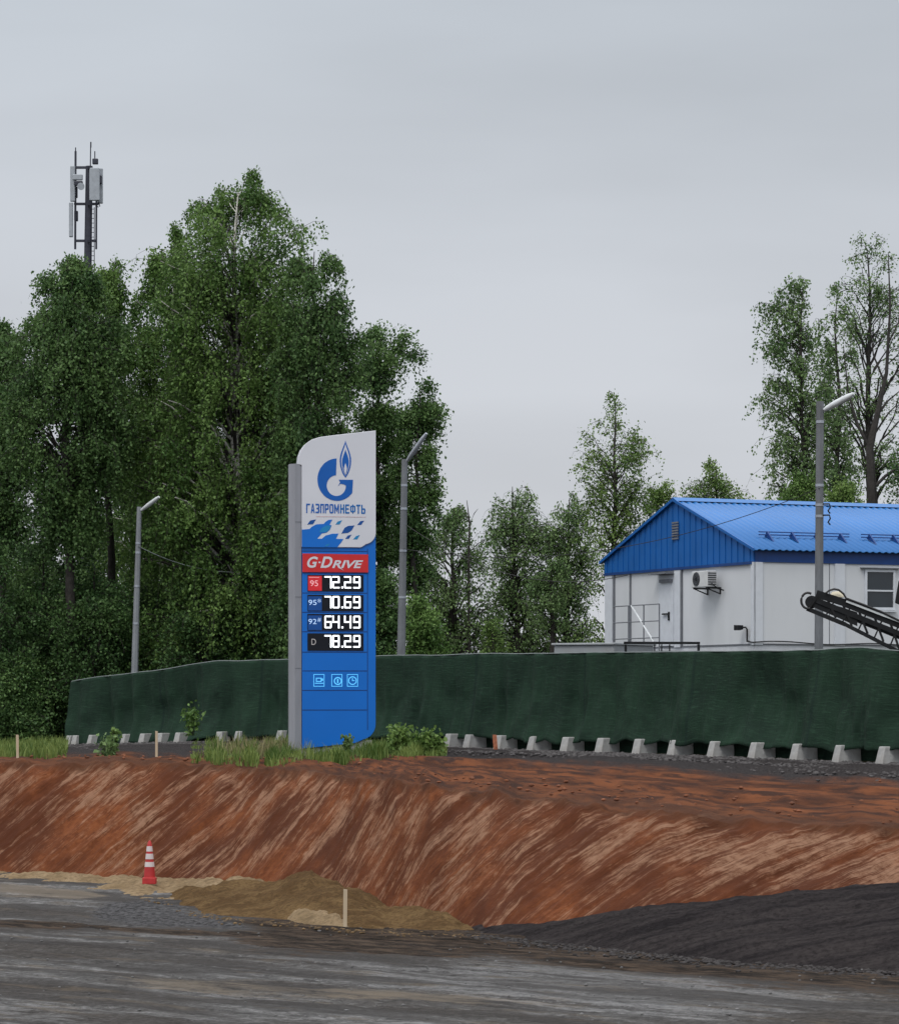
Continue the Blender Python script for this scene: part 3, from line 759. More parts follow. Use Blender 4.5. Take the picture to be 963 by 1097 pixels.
for tx, a, b_, d0, d1, gr in rows_:
    dsp = fl("price_display", [[(329,a),(388.4,a),(388.4,b_),(329,b_)]], T+0.012, M['screen'], th=0.02)
    digits(tx, d0, d1, dsp, T+0.016)
    L1, L2 = T+0.015, T+0.018
    if gr == '95r':
        fl("grade_badge", [[(329.6,617.4),(344.2,617.4),(344.2,633.2),(329.6,633.2)]], L1, M['led_red'], dsp)
        text("95", (331.8,622.2,340.2,628.4), L2+0.002, mat("lit_pink_figures",(0.85,0.42,0.45),0.4,var=0,emit=0.4), dsp, name="grade_figures")
        fl("grade_bar", [[(330.6,618.6),(341.5,618.6),(341.5,619.4),(330.6,619.4)]], L2, mat("lit_pink_bar",(0.8,0.3,0.3),0.4,var=0,emit=0.3), dsp)
    elif gr == 'D':
        text("D", (333.2,684.6,338.0,691.0), L2, M['led_d'], dsp, name="grade_letter")
    else:
        fl("grade_badge", [[(329.6,a+1.6),(344.2,a+1.6),(344.2,b_-0.6),(329.6,b_-0.6)]], L1, M['sign_blue2'], dsp)
        text(gr, (330.0,a+5.4,338.6,a+10.9), L2+0.001, M['led_dim'], dsp, name="grade_figures")
        text("*" if gr == '95' else "#", (339.6,a+4.2,343.2,a+8.6), L2+0.001, M['led_dim'], dsp, name="grade_mark")
# service icons
def ring(cx, cy, r, w, n=16):
    o, i = arc(cx,cy,r,0,360,n)[:-1], arc(cx,cy,r-w,0,360,n)[:-1]
    return [[o[k],o[(k+1)%n],i[(k+1)%n],i[k]] for k in range(n)]
def frame_(x0,y0,x1,y1,w): return [[(x0,y0),(x1,y0),(x1,y0+w),(x0,y0+w)],[(x0,y1-w),(x1,y1-w),(x1,y1),(x0,y1)],[(x0,y0+w),(x0+w,y0+w),(x0+w,y1-w),(x0,y1-w)],[(x1-w,y0+w),(x1,y0+w),(x1,y1-w),(x1-w,y1-w)]]
def icon(cx, extra):
    b = MB()
    for p in frame_(cx-5.8,722.3,cx+5.8,735.6,0.7)+extra: b.flat(sp_(p), -(T+0.004))
    b.build("service_icon", M['led_icon'], sign, fix=False)
icon(341.2, frame_(338,726.2,344,730.6,0.9)+[[(344,727),(345.6,727),(345.6,729.4),(344,729.4)],[(337,731.6),(346,731.6),(346,732.5),(337,732.5)]])
icon(360.2, ring(361.2,729.6,4.3,1.2)+[[(360.4,727.4),(361.9,727.4),(361.9,731.8),(360.4,731.8)]])
icon(376.8, ring(376.8,729.2,4.6,1.0)+[[(376.3,726.5),(377.2,726.5),(377.2,729.6),(376.3,729.6)],[(377.2,728.8),(379.2,728.8),(379.2,729.6),(377.2,729.6)]])
MB().prism(sp_([(322,793),(398,793),(398,812),(322,812)]), -T+0.05, T-0.05).build("footing", M['concrete'], sign)

# ------------------------------------------------------------------ netting fence on concrete feet
fen = empty("netting_fence", PX(481.5, 800, fence(481.5)[0]), "long dark green netting fence sagging along the top of the red bank", "fence")
FTOP = [(74,731.5),(80,729.5),(110,725),(165,719),(210,712),(232,708.5),(262,708),(310,707),(403,703.5),(475,702),(560,700.5),(640,699.5),(700,699),(760,698.5),(840,697.5),(875,697),(905,694.5),(925,694),(945,697),(963,698),(1010,698)]
FBOT = [(74,799),(100,798),(200,793),(240,789.5),(310,789.5),(403,789),(480,790),(600,792),(700,794.5),(800,797.5),(900,800),(963,802.5),(1010,804)]
fu = np.arange(77, 1012, 1.1)
yf0 = fence(fu)[0]+0.25
p0 = np.array([fen.location[0], fen.location[1], fen.location[2]])
rowsN = 30
sN = np.linspace(0,1,rowsN)
xb = (fu-CX)/F*yf0
al = np.concatenate([[0], np.cumsum(np.hypot(np.diff(xb), np.diff(yf0)))])
ztop = CAMZ-(ip(FTOP,fu)-H)/F*yf0 + fbm(al*0.9, al*0+1, 3, 7)*0.025
# hem dips between the feet
zbot = CAMZ-(ip(FBOT,fu)-H)/F*yf0 - 0.06*np.abs(np.sin(al*math.pi/1.45)) + fbm(al*1.4, al*0+5, 3, 8)*0.12
ddx, ddy = np.gradient(xb), np.gradient(yf0); L_ = np.hypot(ddx,ddy)
nx, ny = ddy/L_, -ddx/L_
sgn = np.where(ny>0,-1,1); nx, ny = nx*sgn, ny*sgn            # normal toward the road
S2, AL = np.meshgrid(sN, al)
flare = 0.24*np.clip((S2-0.45)/0.55,0,1)**1.7 + fbm(AL*1.1, S2*1.4, 3, 13)*0.20*np.clip(S2*2,0.15,1) + fbm(AL*2.8, S2*0.5, 3, 15)*0.22*np.clip(S2+0.25,0,1) + 0.10*np.sin(S2*math.pi)*fbm(AL*0.5,S2*0,2,19)*2
XX = xb[:,None]+nx[:,None]*flare; YY = yf0[:,None]+ny[:,None]*flare; ZZ = ztop[:,None]+(zbot-ztop)[:,None]*S2
i3 = np.arange(XX.size).reshape(XX.shape)
q3 = np.stack([i3[:-1,:-1],i3[:-1,1:],i3[1:,1:],i3[1:,:-1]],-1).reshape(-1,4)
net = link("netting", np_mesh("netting", np.stack([XX,YY,ZZ],-1).reshape(-1,3)-p0, q3, uv=np.stack([AL,S2*2],-1).reshape(-1,2)), M['net'], fen, smooth=True)
sol = net.modifiers.new("thickness", 'SOLIDIFY'); sol.thickness = 0.012
# dark sheet added behind the feet, standing in for shade under the hem
i4 = np.arange(len(fu)*2).reshape(-1,2)
zgr = fence(fu)[1]-0.12
sk = np.stack([np.stack([xb-nx*0.22, yf0-ny*0.22, zbot+0.45],1), np.stack([xb-nx*0.12, yf0-ny*0.12, zgr],1)],1).reshape(-1,3)-p0
skq = np.stack([i4[:-1,0],i4[:-1,1],i4[1:,1],i4[1:,0]],-1)
link("gap_shade_sheet", np_mesh("gap_shade_sheet", sk, skq, uv=np.stack([np.repeat(al,2), np.tile([0,1.0],len(fu))],-1)), M['net'], fen, smooth=True)
cb = MB().tube([(xb[i]-p0[0], yf0[i]-p0[1]+0.02, ztop[i]-p0[2]+0.012) for i in range(0,len(fu),6)], 0.014, 6)
cb.build("top_cable", M['pale_cable'], fen, smooth=True)
for d in np.arange(0.4, al[-1], 2.9):
    x, y = np.interp(d, al, xb), np.interp(d, al, yf0); zt_ = np.interp(d, al, ztop); u_ = x/y*F+CX
    zg = fence(u_)[1]-0.25
    MB().tube([(x-p0[0], y-p0[1]+0.30, zg-p0[2]),(x-p0[0], y-p0[1]+0.30, zt_-p0[2]-0.03)], 0.035, 8).build("post", M['mast'], fen, smooth=True)

# concrete feet under the netting, all alike
ORD = ["first","second","third","fourth","fifth","sixth","seventh","eighth","ninth","tenth","eleventh","twelfth","thirteenth","fourteenth"]
def foot_mesh():
    b = MB()
    w0, w1, h, d = 0.14, 0.11, 0.36, 0.34       # tapered block with a sloping nose
    b.add([(-w0,-0.27,-0.12),(w0,-0.27,-0.12),(w0,d,-0.12),(-w0,d,-0.12),(-w1,-0.15,h),(w1,-0.15,h),(w1,d,h),(-w1,d,h)],
          [(0,3,2,1),(4,5,6,7),(0,1,5,4),(1,2,6,5),(2,3,7,6),(3,0,4,7)])
    return b
fproto = foot_mesh().build("concrete_foot", M['concrete'], bevel=0.02)
def place_foot(u, label, first=False, jit=0.0):
    o = fproto if first else fproto.copy()
    if not first: COL.objects.link(o)
    Y, z = fence(u); i = int(np.argmin(np.abs(fu-u)))
    o.location = ((u-CX)/F*Y+nx[i]*0.05, Y+ny[i]*0.05, z-0.02)
    o.rotation_euler = (0, 0, math.atan2(ny[i], nx[i])+math.pi/2 + jit)
    if u < 400: o.scale = (0.85, 0.85, 0.78)
    return tag(o, label, "concrete foot", "concrete feet under the green netting")
rr = random.Random(4)
right_feet = [953,906,860,815,771,728,690,650,612.5,577,541,508,487]
for k, u in enumerate(right_feet):
    place_foot(u, f"concrete foot under the netting right of the price sign, {ORD[k]} from the right edge", k==0, rr.uniform(-0.12,0.12))
left_feet = [305,260,239,196,177,158,139,103,86,79]
for k, u in enumerate(left_feet):
    place_foot(u, f"concrete foot under the netting left of the price sign, {ORD[k]} leftward from it", False, rr.uniform(-0.2,0.2))

# ------------------------------------------------------------------ blue-roofed site building
bA = Vector(((808-CX)/F*75.0, 75.0, 0))
g = Vector((-0.414, 0.910, 0)).normalized()       # along the gable, away from the near corner
r = Vector((g.y, -g.x, 0))                        # along the long front wall
zref = lambda v: CAMZ+(H-v)/F*75.0                # heights read at the near corner
ZG = float(ground_z(808, 75.0))-0.3
b_origin = Vector((bA.x, bA.y, 0))
bld = empty("site_building", (bA.x, bA.y, ZG), "white panel building with a bright blue pitched metal roof behind the green netting", "building", rz=math.atan2(r.y, r.x))
# local frame: x along the front wall, y along the gable, z up from ZG
W, LEN = 7.85, 21.0
zw = zref(602)-ZG; ze = zref(587.5)-ZG; zr = CAMZ+(H-536.4)/F*(75+g.y*W/2)-ZG
MB().add([(0,0,0),(LEN,0,0),(LEN,W,0),(0,W,0),(0,0,zw),(LEN,0,zw),(LEN,W,zw),(0,W,zw)],[(0,1,5,4),(1,2,6,5),(2,3,7,6),(3,0,4,7),(4,5,6,7)]).build("wall", M['white_wall'], bld)
zfl = zref(690)-ZG
MB().box(-0.012,LEN+0.012,-0.012,W+0.012,-0.05,zfl).build("plinth", mat("plinth_panel",(0.58,0.60,0.64),0.7,var=0.06,dirt=(0.4,0.4,0.4)), bld)
# gable cladding with vertical ribs
gb = MB(); nrib = 52
zl = zw
def roofz(y): return ze + (zr-ze)*(1-abs(y-W/2)/(W/2))
ys = [i*W/nrib for i in range(nrib+1)]
for i in range(nrib):
    a_, c_ = ys[i], ys[i+1]
    dpt = -0.055 if i % 2 else -0.035
    if (a_ < W/2 < c_): pass
    gb.add([(dpt,a_,zl),(dpt,c_,zl),(dpt,c_,roofz(c_)-0.01),(dpt,a_,roofz(a_)-0.01),(0.05,a_,zl),(0.05,c_,zl),(0.05,c_,roofz(c_)-0.01),(0.05,a_,roofz(a_)-0.01)],
           [(0,3,2,1),(4,5,6,7),(0,1,5,4),(1,2,6,5),(2,3,7,6),(3,0,4,7)])
gb.build("gable", M['blue_clad'], bld)
MB().box(-0.062,-0.02,0,W,zl-0.05,zl+0.02).build("gable_drip", M['navy'], bld)
MB().box(0.0,LEN,-0.03,0.0,zw,ze-0.02).build("fascia", M['navy'], bld)
# corrugated roof
rf = bpy.data.meshes.new("roof")
pitch = 0.19; xs_ = np.arange(-0.12, LEN+0.12, pitch/6)
hgt = 0.013*np.clip(np.sin(2*np.pi*xs_/pitch)*1.8,-1,1)
prof_y = [-0.16, W/2, W+0.16]
def rz_(y): return ze+(zr-ze)*(1-abs(y-W/2)/(W/2)) + 0.03
Vr, Fr = [], []
for x, h_ in zip(xs_, hgt):
    for y in prof_y: Vr.append((x, y, rz_(y)+h_))
for i in range(len(xs_)-1):
    for j in range(2): Fr.append((i*3+j, (i+1)*3+j, (i+1)*3+j+1, i*3+j+1))
roof = link("roof", np_mesh("roof", Vr, Fr), M['blue_roof'], bld)
so = roof.modifiers.new("thickness",'SOLIDIFY'); so.thickness = 0.02
MB().add([(-0.13,W/2-0.22,rz_(W/2-0.22)+0.03),(-0.13,W/2,rz_(W/2)+0.055),(-0.13,W/2+0.22,rz_(W/2+0.22)+0.03),(LEN+0.13,W/2-0.22,rz_(W/2-0.22)+0.03),(LEN+0.13,W/2,rz_(W/2)+0.055),(LEN+0.13,W/2+0.22,rz_(W/2+0.22)+0.03)],[(0,3,4,1),(1,4,5,2)]).build("ridge_cap", M['blue_roof'], bld)
vg = MB()
for a_, c_ in ((-0.16, W/2),(W/2, W+0.16)):
    vg.add([(-0.135,a_,rz_(a_)-0.045),(-0.135,c_,rz_(c_)-0.045),(-0.135,c_,rz_(c_)+0.03),(-0.135,a_,rz_(a_)+0.03),(-0.10,a_,rz_(a_)-0.045),(-0.10,c_,rz_(c_)-0.045),(-0.10,c_,rz_(c_)+0.03),(-0.10,a_,rz_(a_)+0.03)],[(0,3,2,1),(4,5,6,7),(0,1,5,4),(1,2,6,5),(2,3,7,6),(3,0,4,7)])
vg.build("barge_board", M['blue_clad'], bld)
# snow guards on the front slope
def guard(xa, xb_):
    o = MB(); yb_ = 0.75
    for k, dz in enumerate((0.09, 0.16)): o.tube([(xa,yb_,rz_(yb_)+dz),(xb_,yb_,rz_(yb_)+dz)], 0.016, 6)
    o = o.build("snow_guard", M['navy'], bld, smooth=True)
    nb = 4
    for i in range(nb):
        q = MB()
        x = xa+0.25+(xb_-xa-0.5)*i/(nb-1)
        q.add([(x-0.02,yb_-0.3,rz_(yb_-0.3)+0.02),(x+0.02,yb_-0.3,rz_(yb_-0.3)+0.02),(x+0.02,yb_+0.12,rz_(yb_+0.12)+0.02),(x-0.02,yb_+0.12,rz_(yb_+0.12)+0.02),(x-0.02,yb_,rz_(yb_)+0.18),(x+0.02,yb_,rz_(yb_)+0.18)],[(0,1,2,3),(0,4,5,1),(2,5,4,3),(0,3,4),(1,5,2)])
        q.build("bracket", M['navy'], o)
# invert pixel -> local x on the front wall / local y on the gable wall
def wx(u):
    k = (u-CX)/F; return (k*bA.y-bA.x)/(r.x-k*r.y)
def gy_(u):
    k = (u-CX)/F; return (k*bA.y-bA.x)/(g.x-k*g.y)
def zat(v, x=0.0, y=0.0):
    Y = bA.y+r.y*x+g.y*y; return CAMZ+(H-v)/F*Y-ZG
guard(0.55, 3.15); guard(3.5, 6.1); guard(6.45, 9.05)
# corner posts and panel joints
for u in (810.5, 898.5, 985):
    x = wx(u); MB().box(x-0.14,x+0.14,-0.045,0.0,zfl-0.02,zw-0.002).build("pilaster", M['white_trim'], bld)
MB().box(-0.045,0.0,-0.045,0.12,zfl-0.02,zw-0.005).build("pilaster", M['white_trim'], bld)
yy_ = gy_(727); MB().box(-0.05,0.0,yy_-0.17,yy_+0.17,zfl-0.02,zw-0.002).build("pilaster", M['white_trim'], bld)
yy_ = gy_(654); MB().box(-0.04,0.0,yy_-0.15,W,zfl-0.02,zw-0.002).build("pilaster", M['white_trim'], bld)
for u, wd in ((730.8,0.026),(658.6,0.016),(676,0.009)):
    y = gy_(u); MB().box(-0.056,-0.001,y-wd,y+wd,zfl-0.02,zw-0.002).build("panel_joint", M['grey_trim'], bld)
for u in (888,):
    x = wx(u); MB().box(x-0.01,x+0.01,-0.006,0.0,zfl,zw-0.002).build("panel_joint", M['grey_trim'], bld)
MB().box(-0.03,LEN,-0.03,-0.0125,zfl-0.02,zfl+0.015).build("base_flashing", M['grey_trim'], bld)
MB().box(-0.03,-0.0125,-0.03,W,zfl-0.02,zfl+0.015).build("base_flashing", M['grey_trim'], bld)
# window
def window(u0, u1, v0, v1):
    x0_, x1_ = wx(u0), wx(u1); za, zb = zat(v1, x0_), zat(v0, x0_); w_ = 0.06
    b = MB()
    b.box(x0_-w_,x1_+w_,-0.05,0.0,zb,zb+w_).box(x0_-w_,x1_+w_,-0.05,0.0,za-w_,za).box(x0_-w_,x0_,-0.05,0.0,za,zb).box(x1_,x1_+w_,-0.05,0.0,za,zb)
    zm = za+(zb-za)*0.47; b.box(x0_,x1_,-0.045,-0.005,zm-0.02,zm+0.02)
    wnd = b.build("window", M['white_trim'], bld)
    MB().box(x0_,x1_,-0.02,-0.003,za,zb).build("pane", M['glass'], wnd)
    MB().box(x0_-w_-0.05,x1_+w_+0.05,-0.09,-0.051,za-w_-0.05,za-w_-0.01).build("sill", M['white_trim'], wnd)
    MB().box(x0_-w_-0.12,x1_+w_+0.12,-0.10,-0.0,zb+w_+0.02,zb+w_+0.045).build("drip_cap", M['grey_trim'], wnd)
window(927.5, 955.5, 612.5, 650.5)
window(1010, 1036, 612, 649)
# door in the gable
ya, yb2 = gy_(722.5), gy_(707)
zt2 = zat(616, 0, ya)
MB().box(-0.045,0.0,ya,yb2,zfl+0.02,zt2).build("door_frame", M['white_trim'], bld)
door = MB().box(-0.055,-0.046,ya+0.07,yb2-0.07,zfl+0.03,zt2-0.08).build("door", M['white_trim'], bld)
yh = gy_(718.5); zh = zat(658, 0, yh)
hb = MB().box(-0.075,-0.056,yh-0.04,yh+0.04,zh-0.16,zh+0.06); hb.box(-0.11,-0.075,yh-0.03,yh+0.30,zh-0.01,zh+0.025)
hb.build("handle", M['black'], door)
MB().box(-0.30,-0.0,ya-0.05,yb2+0.1,zt2+0.03,zt2+0.07).build("canopy", M['grey_trim'], bld)
MB().box(-0.12,-0.056,yb2-0.75,yb2-0.15,zt2-0.18,zt2-0.10).build("door_closer", M['grey_trim'], door)
# gable vent
y0v = gy_(725.5); vb = MB()
zv0, zv1 = zat(577,0,y0v), zat(560,0,y0v)
for i in range(7):
    z = zv0+(zv1-zv0)*i/6; vb.box(-0.085,-0.056,y0v-0.16,y0v+0.16,z-0.02,z+0.02)
vb.build("vent", M['grey_trim'], bld)

def bw(x, y, z): return Vector((bA.x, bA.y, ZG)) + r*x + g*y + Vector((0,0,z))
bang = math.atan2(r.y, r.x)
# air conditioner on the gable wall
yc = gy_(765); zc = zat(631, 0, yc)
acu = empty("air_conditioner", bw(-0.06, yc, zc), "white air conditioner box with a round fan grille bolted to the gable wall", "air conditioner", rz=bang)
# local: x toward the wall inside, outward is -x
MB().box(-0.37,-0.10,-0.40,0.40,0.04,0.44).build("casing", mat("ac_casing",(0.58,0.59,0.60),0.5,var=0.08), acu, bevel=0.015)
fan = MB()
for rr2 in (0.17,0.13,0.09,0.05):
    n3_ = 20
    pts = [(-0.377, 0.15+rr2*math.cos(2*math.pi*k/n3_), 0.24+rr2*math.sin(2*math.pi*k/n3_)) for k in range(n3_+1)]
    fan.tube(pts, 0.008, 5, False)
for k in range(6):
    a_ = math.pi*k/6; fan.bar((-0.378,0.15-0.17*math.cos(a_),0.24-0.17*math.sin(a_)),(-0.378,0.15+0.17*math.cos(a_),0.24+0.17*math.sin(a_)),0.008)
fan.build("fan_grille", M['black'], acu)
fw = MB().lathe([(0.165,0),(0.165,0.006)],20).build("fan_well", M['grey_trim'], acu)
fw.rotation_euler = (0, -math.pi/2, 0); fw.location = (-0.3705, 0.15, 0.24)
sv = MB()
for i in range(6): sv.box(-0.35,-0.12,-0.408,-0.4005,0.09+i*0.055,0.115+i*0.055)
sv.build("side_louvre", M['black'], acu)
for y in (-0.32, 0.32):
    MB().bar((-0.36,y,0.015),(0.06,y,0.015),0.04).bar((0.045,y,0.015),(0.045,y,-0.14),0.03).bar((-0.32,y,0.0),(0.04,y,-0.13),0.025).build("bracket", M['black'], acu)
MB().tube([(-0.25,-0.41,0.12),(-0.25,-0.5,0.08),(-0.15,-0.52,0.0),(0.03,-0.52,-0.05)],0.018,6).build("hose", M['black'], acu, smooth=True)

# landing rail beside the door
def rail_pt(u, v, off): 
    y = gy_(u); return (-off, y, zat(v,-off,y))
def gyo(u, off):
    k = (u-CX)/F; X0, Y0 = bA.x-r.x*off, bA.y-r.y*off; return (k*Y0-X0)/(g.x-k*g.y)
ys0, ys1 = gyo(706, 0.95), gyo(657, 0.95)
ztop_ = zat(649, 0, (ys0+ys1)/2); zlow = zfl-0.12
rl = empty("landing_rail", bw(-0.95, ys0, zlow), "thin steel guard rail on the landing beside the white door", "railing", rz=bang)
def R_(y, z): return (0, y-ys0, z-zlow)
for i, y in enumerate(np.linspace(ys0, ys1, 4)):
    MB().tube([R_(y,zlow),R_(y,ztop_)],0.018,6).build("post", M['grey_trim'], rl, smooth=True)
for k in range(3):
    z = ztop_-(ztop_-zlow)*k*0.36; MB().tube([R_(ys0,z),R_(ys1,z)],0.015,6).build("rail", M['grey_trim'], rl, smooth=True)
yq0, yq1 = gyo(676, 0.95), gyo(700, 0.95)
MB().tube([R_(yq0,ztop_),R_(yq1,zat(688,0,yq1))],0.024,6).build("brace", M['lamp_shell'], rl, smooth=True)
ld = MB().box(-0.05,0.9,-0.1,ys1-ys0+0.1,-0.10,-0.004); ld.build("landing", M['grey_trim'], rl)
for y in (0, ys1-ys0): MB().box(-0.03,0.03,y-0.03,y+0.03,-(zlow),-0.101).build("leg", M['grey_trim'], rl)

# wall lamp with its cable
xl = 0.0
yl = gy_(803); zl_ = zat(672, 0, yl)
wlp = empty("wall_lamp", bw(-0.06, yl, zl_), "small black floodlight on a bent conduit near the corner of the white wall", "lamp", rz=bang)
MB().tube([(0.05,0,-0.35),(-0.02,0,-0.35),(-0.02,0,-0.05),(-0.03,0.05,0.0),(-0.10,0.16,0.0)],0.022,8).build("conduit", M['black'], wlp, smooth=True)
MB().add([(-0.06,0.12,-0.05),(-0.20,0.12,-0.05),(-0.22,0.30,-0.07),(-0.04,0.30,-0.07),(-0.06,0.12,0.05),(-0.20,0.12,0.05),(-0.22,0.30,0.06),(-0.04,0.30,0.06)],[(0,3,2,1),(4,5,6,7),(0,1,5,4),(1,2,6,5),(2,3,7,6),(3,0,4,7)]).build("lamp_head", M['black'], wlp)
cp = [bw(-0.075, yl, zl_-0.32), bw(-0.075, 0.1, zl_-0.36), bw(-0.08,-0.08,zl_-0.37)]
for x in np.arange(0.25, 5.2, 0.25): cp.append(bw(x,-0.075, zl_-0.36+0.025*math.sin(x*2.3)-0.012*x))
tag(MB().tube(cp, 0.017, 6).build("wall_cable", M['cable'], smooth=True), "black cable running along the foot of the white front wall", "cable")

# ------------------------------------------------------------------ grey container and pipe frame behind the netting
YC = 76.0
cbx = empty("storage_box", PX(640, 715, YC), "grey flat-topped storage box showing just above the netting left of the pipe frame", "box", rz=math.radians(-30))
cz = float(PX(640,690,YC).z-PX(640,715,YC).z)
MB().box(-0.9,0.75,-0.6,1.6,-1.0,cz-0.03).build("body", M['container'], cbx, bevel=0.02)
MB().box(-0.95,0.80,-0.65,1.65,cz-0.029,cz+0.02).build("lid", mat("grey_lid",(0.36,0.38,0.40),0.6), cbx, bevel=0.01)
pf = empty("pipe_frame", PX(709, 715, 73.0), "low dark pipe frame standing behind the netting in front of the white gable", "frame")
def PF_(u, v): p = PX(u, v, 73.0); return (p.x-pf.location.x, 0.0, p.z-pf.location.z)
MB().bar(PF_(668,688.7),PF_(749.5,688.9),0.07,0.06).build("top_rail", M['black'], pf)
for u in (670, 748): MB().bar(PF_(u,690.4),PF_(u,760),0.06).build("post", M['black'], pf)
for u in (701, 708.5, 717): MB().bar(PF_(u,690.4),PF_(u,720),0.03).build("stay", M['black'], pf)

# ------------------------------------------------------------------ conveyor of a road milling machine at the right edge
YM = 66.5
mm = empty("milling_machine", PX(963, 700, YM), "black conveyor boom of a road machine reaching out over the green netting", "machine")
def C_(u, v, dy=0.0): p = PX(u, v, YM+dy); return Vector((p.x-mm.location.x, p.y-mm.location.y, p.z-mm.location.z))
up_a, up_b = (868,641), (985,684)
lo_a, lo_b = (862,650), (985,703)
for dy in (-0.45, 0.45):
    b = MB()
    b.bar(C_(874,636,dy),C_(905,646,dy),0.05,0.16); b.bar(C_(905,646,dy),C_(1040,699,dy),0.06,0.17)
    b.bar(C_(864,652,dy),C_(905,669,dy),0.05,0.09); b.bar(C_(905,669,dy),C_(960,697,dy),0.05,0.08); b.bar(C_(960,697,dy),C_(1040,738,dy),0.05,0.08)
    b.bar(C_(866,651,dy),C_(876,637,dy),0.06)
    for k in range(9):
        u = 885+k*17; va = 640+(u-885)*0.395; vb2 = 660+(u-885)*0.50
        b.bar(C_(u,va,dy),C_(u+10,vb2+2,dy),0.045)
        b.bar(C_(u+9,va+3,dy),C_(u,vb2-2,dy),0.03)
    b.add([C_(872,641,dy),C_(918,656,dy),C_(918,671,dy),C_(870,650,dy),C_(872,641,dy*0.93),C_(918,656,dy*0.93),C_(918,671,dy*0.93),C_(870,650,dy*0.93)],[(0,1,2,3),(4,7,6,5),(0,4,5,1),(1,5,6,2),(2,6,7,3),(3,7,4,0)])
    b.bar(C_(874,643,dy),C_(1040,710,dy),0.05,0.11)
    b.build("side_frame", M['black'], mm)
belt = MB()
belt.add([C_(868,641,-0.4),C_(1040,706,-0.4),C_(1040,706,0.4),C_(868,641,0.4),C_(868,647,-0.4),C_(1040,716,-0.4),C_(1040,716,0.4),C_(868,647,0.4)],[(0,1,2,3),(4,7,6,5),(0,4,5,1),(1,5,6,2),(2,6,7,3),(3,7,4,0)])
belt.build("belt", M['rubber'], mm)
dr = MB(); dr.tube([C_(869,645,-0.42),C_(869,645,0.42)],0.14,16); dr.build("head_drum", M['rubber'], mm, smooth=True)
hoop = MB(); hp = [C_(866+6.5*math.cos(a)*1.1-1, 643.5+8.5*math.sin(a), -0.5) for a in np.linspace(math.radians(75),math.radians(300),14)]
hoop.tube(hp, 0.028, 6); hoop.build("hose", M['cable'], mm, smooth=True)
hp = [C_(x,y,-0.52) for x,y in ((884,635.5),(888,632.5),(893,631),(898,632),(903,636),(906,641),(925,648),(945,656),(963,665),(1000,680))]
MB().tube(hp, 0.024, 6).build("hose", M['cable'], mm, smooth=True)
bc = MB().lathe([(0.02,0.13),(0.10,0.12),(0.15,0.05),(0.16,0.0)][::-1],16).build("beacon", M['tarp'], mm, smooth=True)
bc.location = C_(896,640,-0.3)
MB().bar(C_(906,644.0,-0.50),C_(1000,680,-0.50),0.03,0.045).build("pale_rail", M['lamp_shell'], mm)
MB().add([C_(958,646,-0.2),C_(968,650,-0.2),C_(968,622,-0.2),C_(962,622,-0.2),C_(958,646,0.2),C_(968,650,0.2),C_(968,622,0.2),C_(962,622,0.2)],[(0,1,2,3),(4,7,6,5),(0,4,5,1),(1,5,6,2),(2,6,7,3),(3,7,4,0)]).build("hood", M['black'], mm, bevel=0.02)
MB().bar(C_(966,649,0),C_(1002,689,0),0.10).build("hood_arm", M['black'], mm)
MB().box(1.2,4.2,-0.9,0.9,-3.2+0.9,-0.1).build("chassis", M['black'], mm, bevel=0.05)

# ------------------------------------------------------------------ street lamps
def lamp_post(u0, v0, ut, vt, Y, r0, r1, arm, label, m, mlamp, clamps, shell_r=0.07):
    base = PX(u0, v0, Y); zg = float(ground_z(u0, Y))-0.2
    o = empty("street_lamp", (base.x, Y, zg), label, "street lamp", "concrete street lamps behind the netting")
    top = PX(ut, vt, Y)
    rel = lambda p: Vector((p.x-base.x, p.y-Y, p.z-zg))
    tp = rel(top)
    slope = (tp.x)/(top.z-base.z)
    bt = Vector((-slope*(base.z-zg), 0, 0))
    MB().tube([bt, (bt+tp)/2, tp], [r0, (r0+r1)/2, r1], 8).build("pole", m, o, smooth=True)
    for v in clamps:
        t = (PX(u0,v,Y).z-zg)/tp.z; c = bt+(tp-bt)*t; rr3 = r0+(r1-r0)*t+0.008
        MB().tube([c-Vector((0,0,0.03)),c+Vector((0,0,0.03))],rr3,10).build("clamp", M['clamp'], o, smooth=True)
    (ua, va), (ub, vb3) = arm
    a, b = rel(PX(ua,va,Y)), rel(PX(ub,vb3,Y)); b.y -= 0.5
    d = (b-a)
    MB().tube([tp-Vector((0,0,0.25)), a*0.6+(tp-Vector((0,0,0.15)))*0.4, a+d*0.15], 0.03, 8).build("bracket_arm", M['clamp'], o, smooth=True)
    pts = [a+d*t for t in (0.1,0.2,0.45,0.85,1.0)]
    head = MB().tube(pts, [0.04,shell_r*0.8,shell_r,shell_r*0.85,0.035], 10).build("lamp_head", mlamp, o, smooth=True)
    mid = pts[2].lerp(pts[3],0.5); q = Vector((0,0,-shell_r*0.8))
    MB().tube([pts[2]+q, pts[3]+q*0.9], 0.03, 8).build("lens", M['container'], head, smooth=True)
    return o
lamp_post(144.5, 722, 149.6, 543, 90, 0.115, 0.07, ((150,548),(172.5,533.5)), "pale street lamp with a white head standing against the dark trees", M['pole_concrete'], M['lamp_shell'], (582,592,628,668), 0.065)
lamp_post(429.8, 705, 433.5, 492, 82, 0.125, 0.08, ((434,497),(457,466)), "grey street lamp just right of the price sign, its head among dark leaves", M['dark_pole'], M['clamp'], (520,545,590,640))
rp = lamp_post(876.6, 700, 878, 430, 70, 0.105, 0.085, ((879,441),(911,424)), "grey street lamp rising in front of the blue roof at the right", M['dark_pole'], M['lamp_shell'], (452,520,541,553), 0.075)
hk = MB()
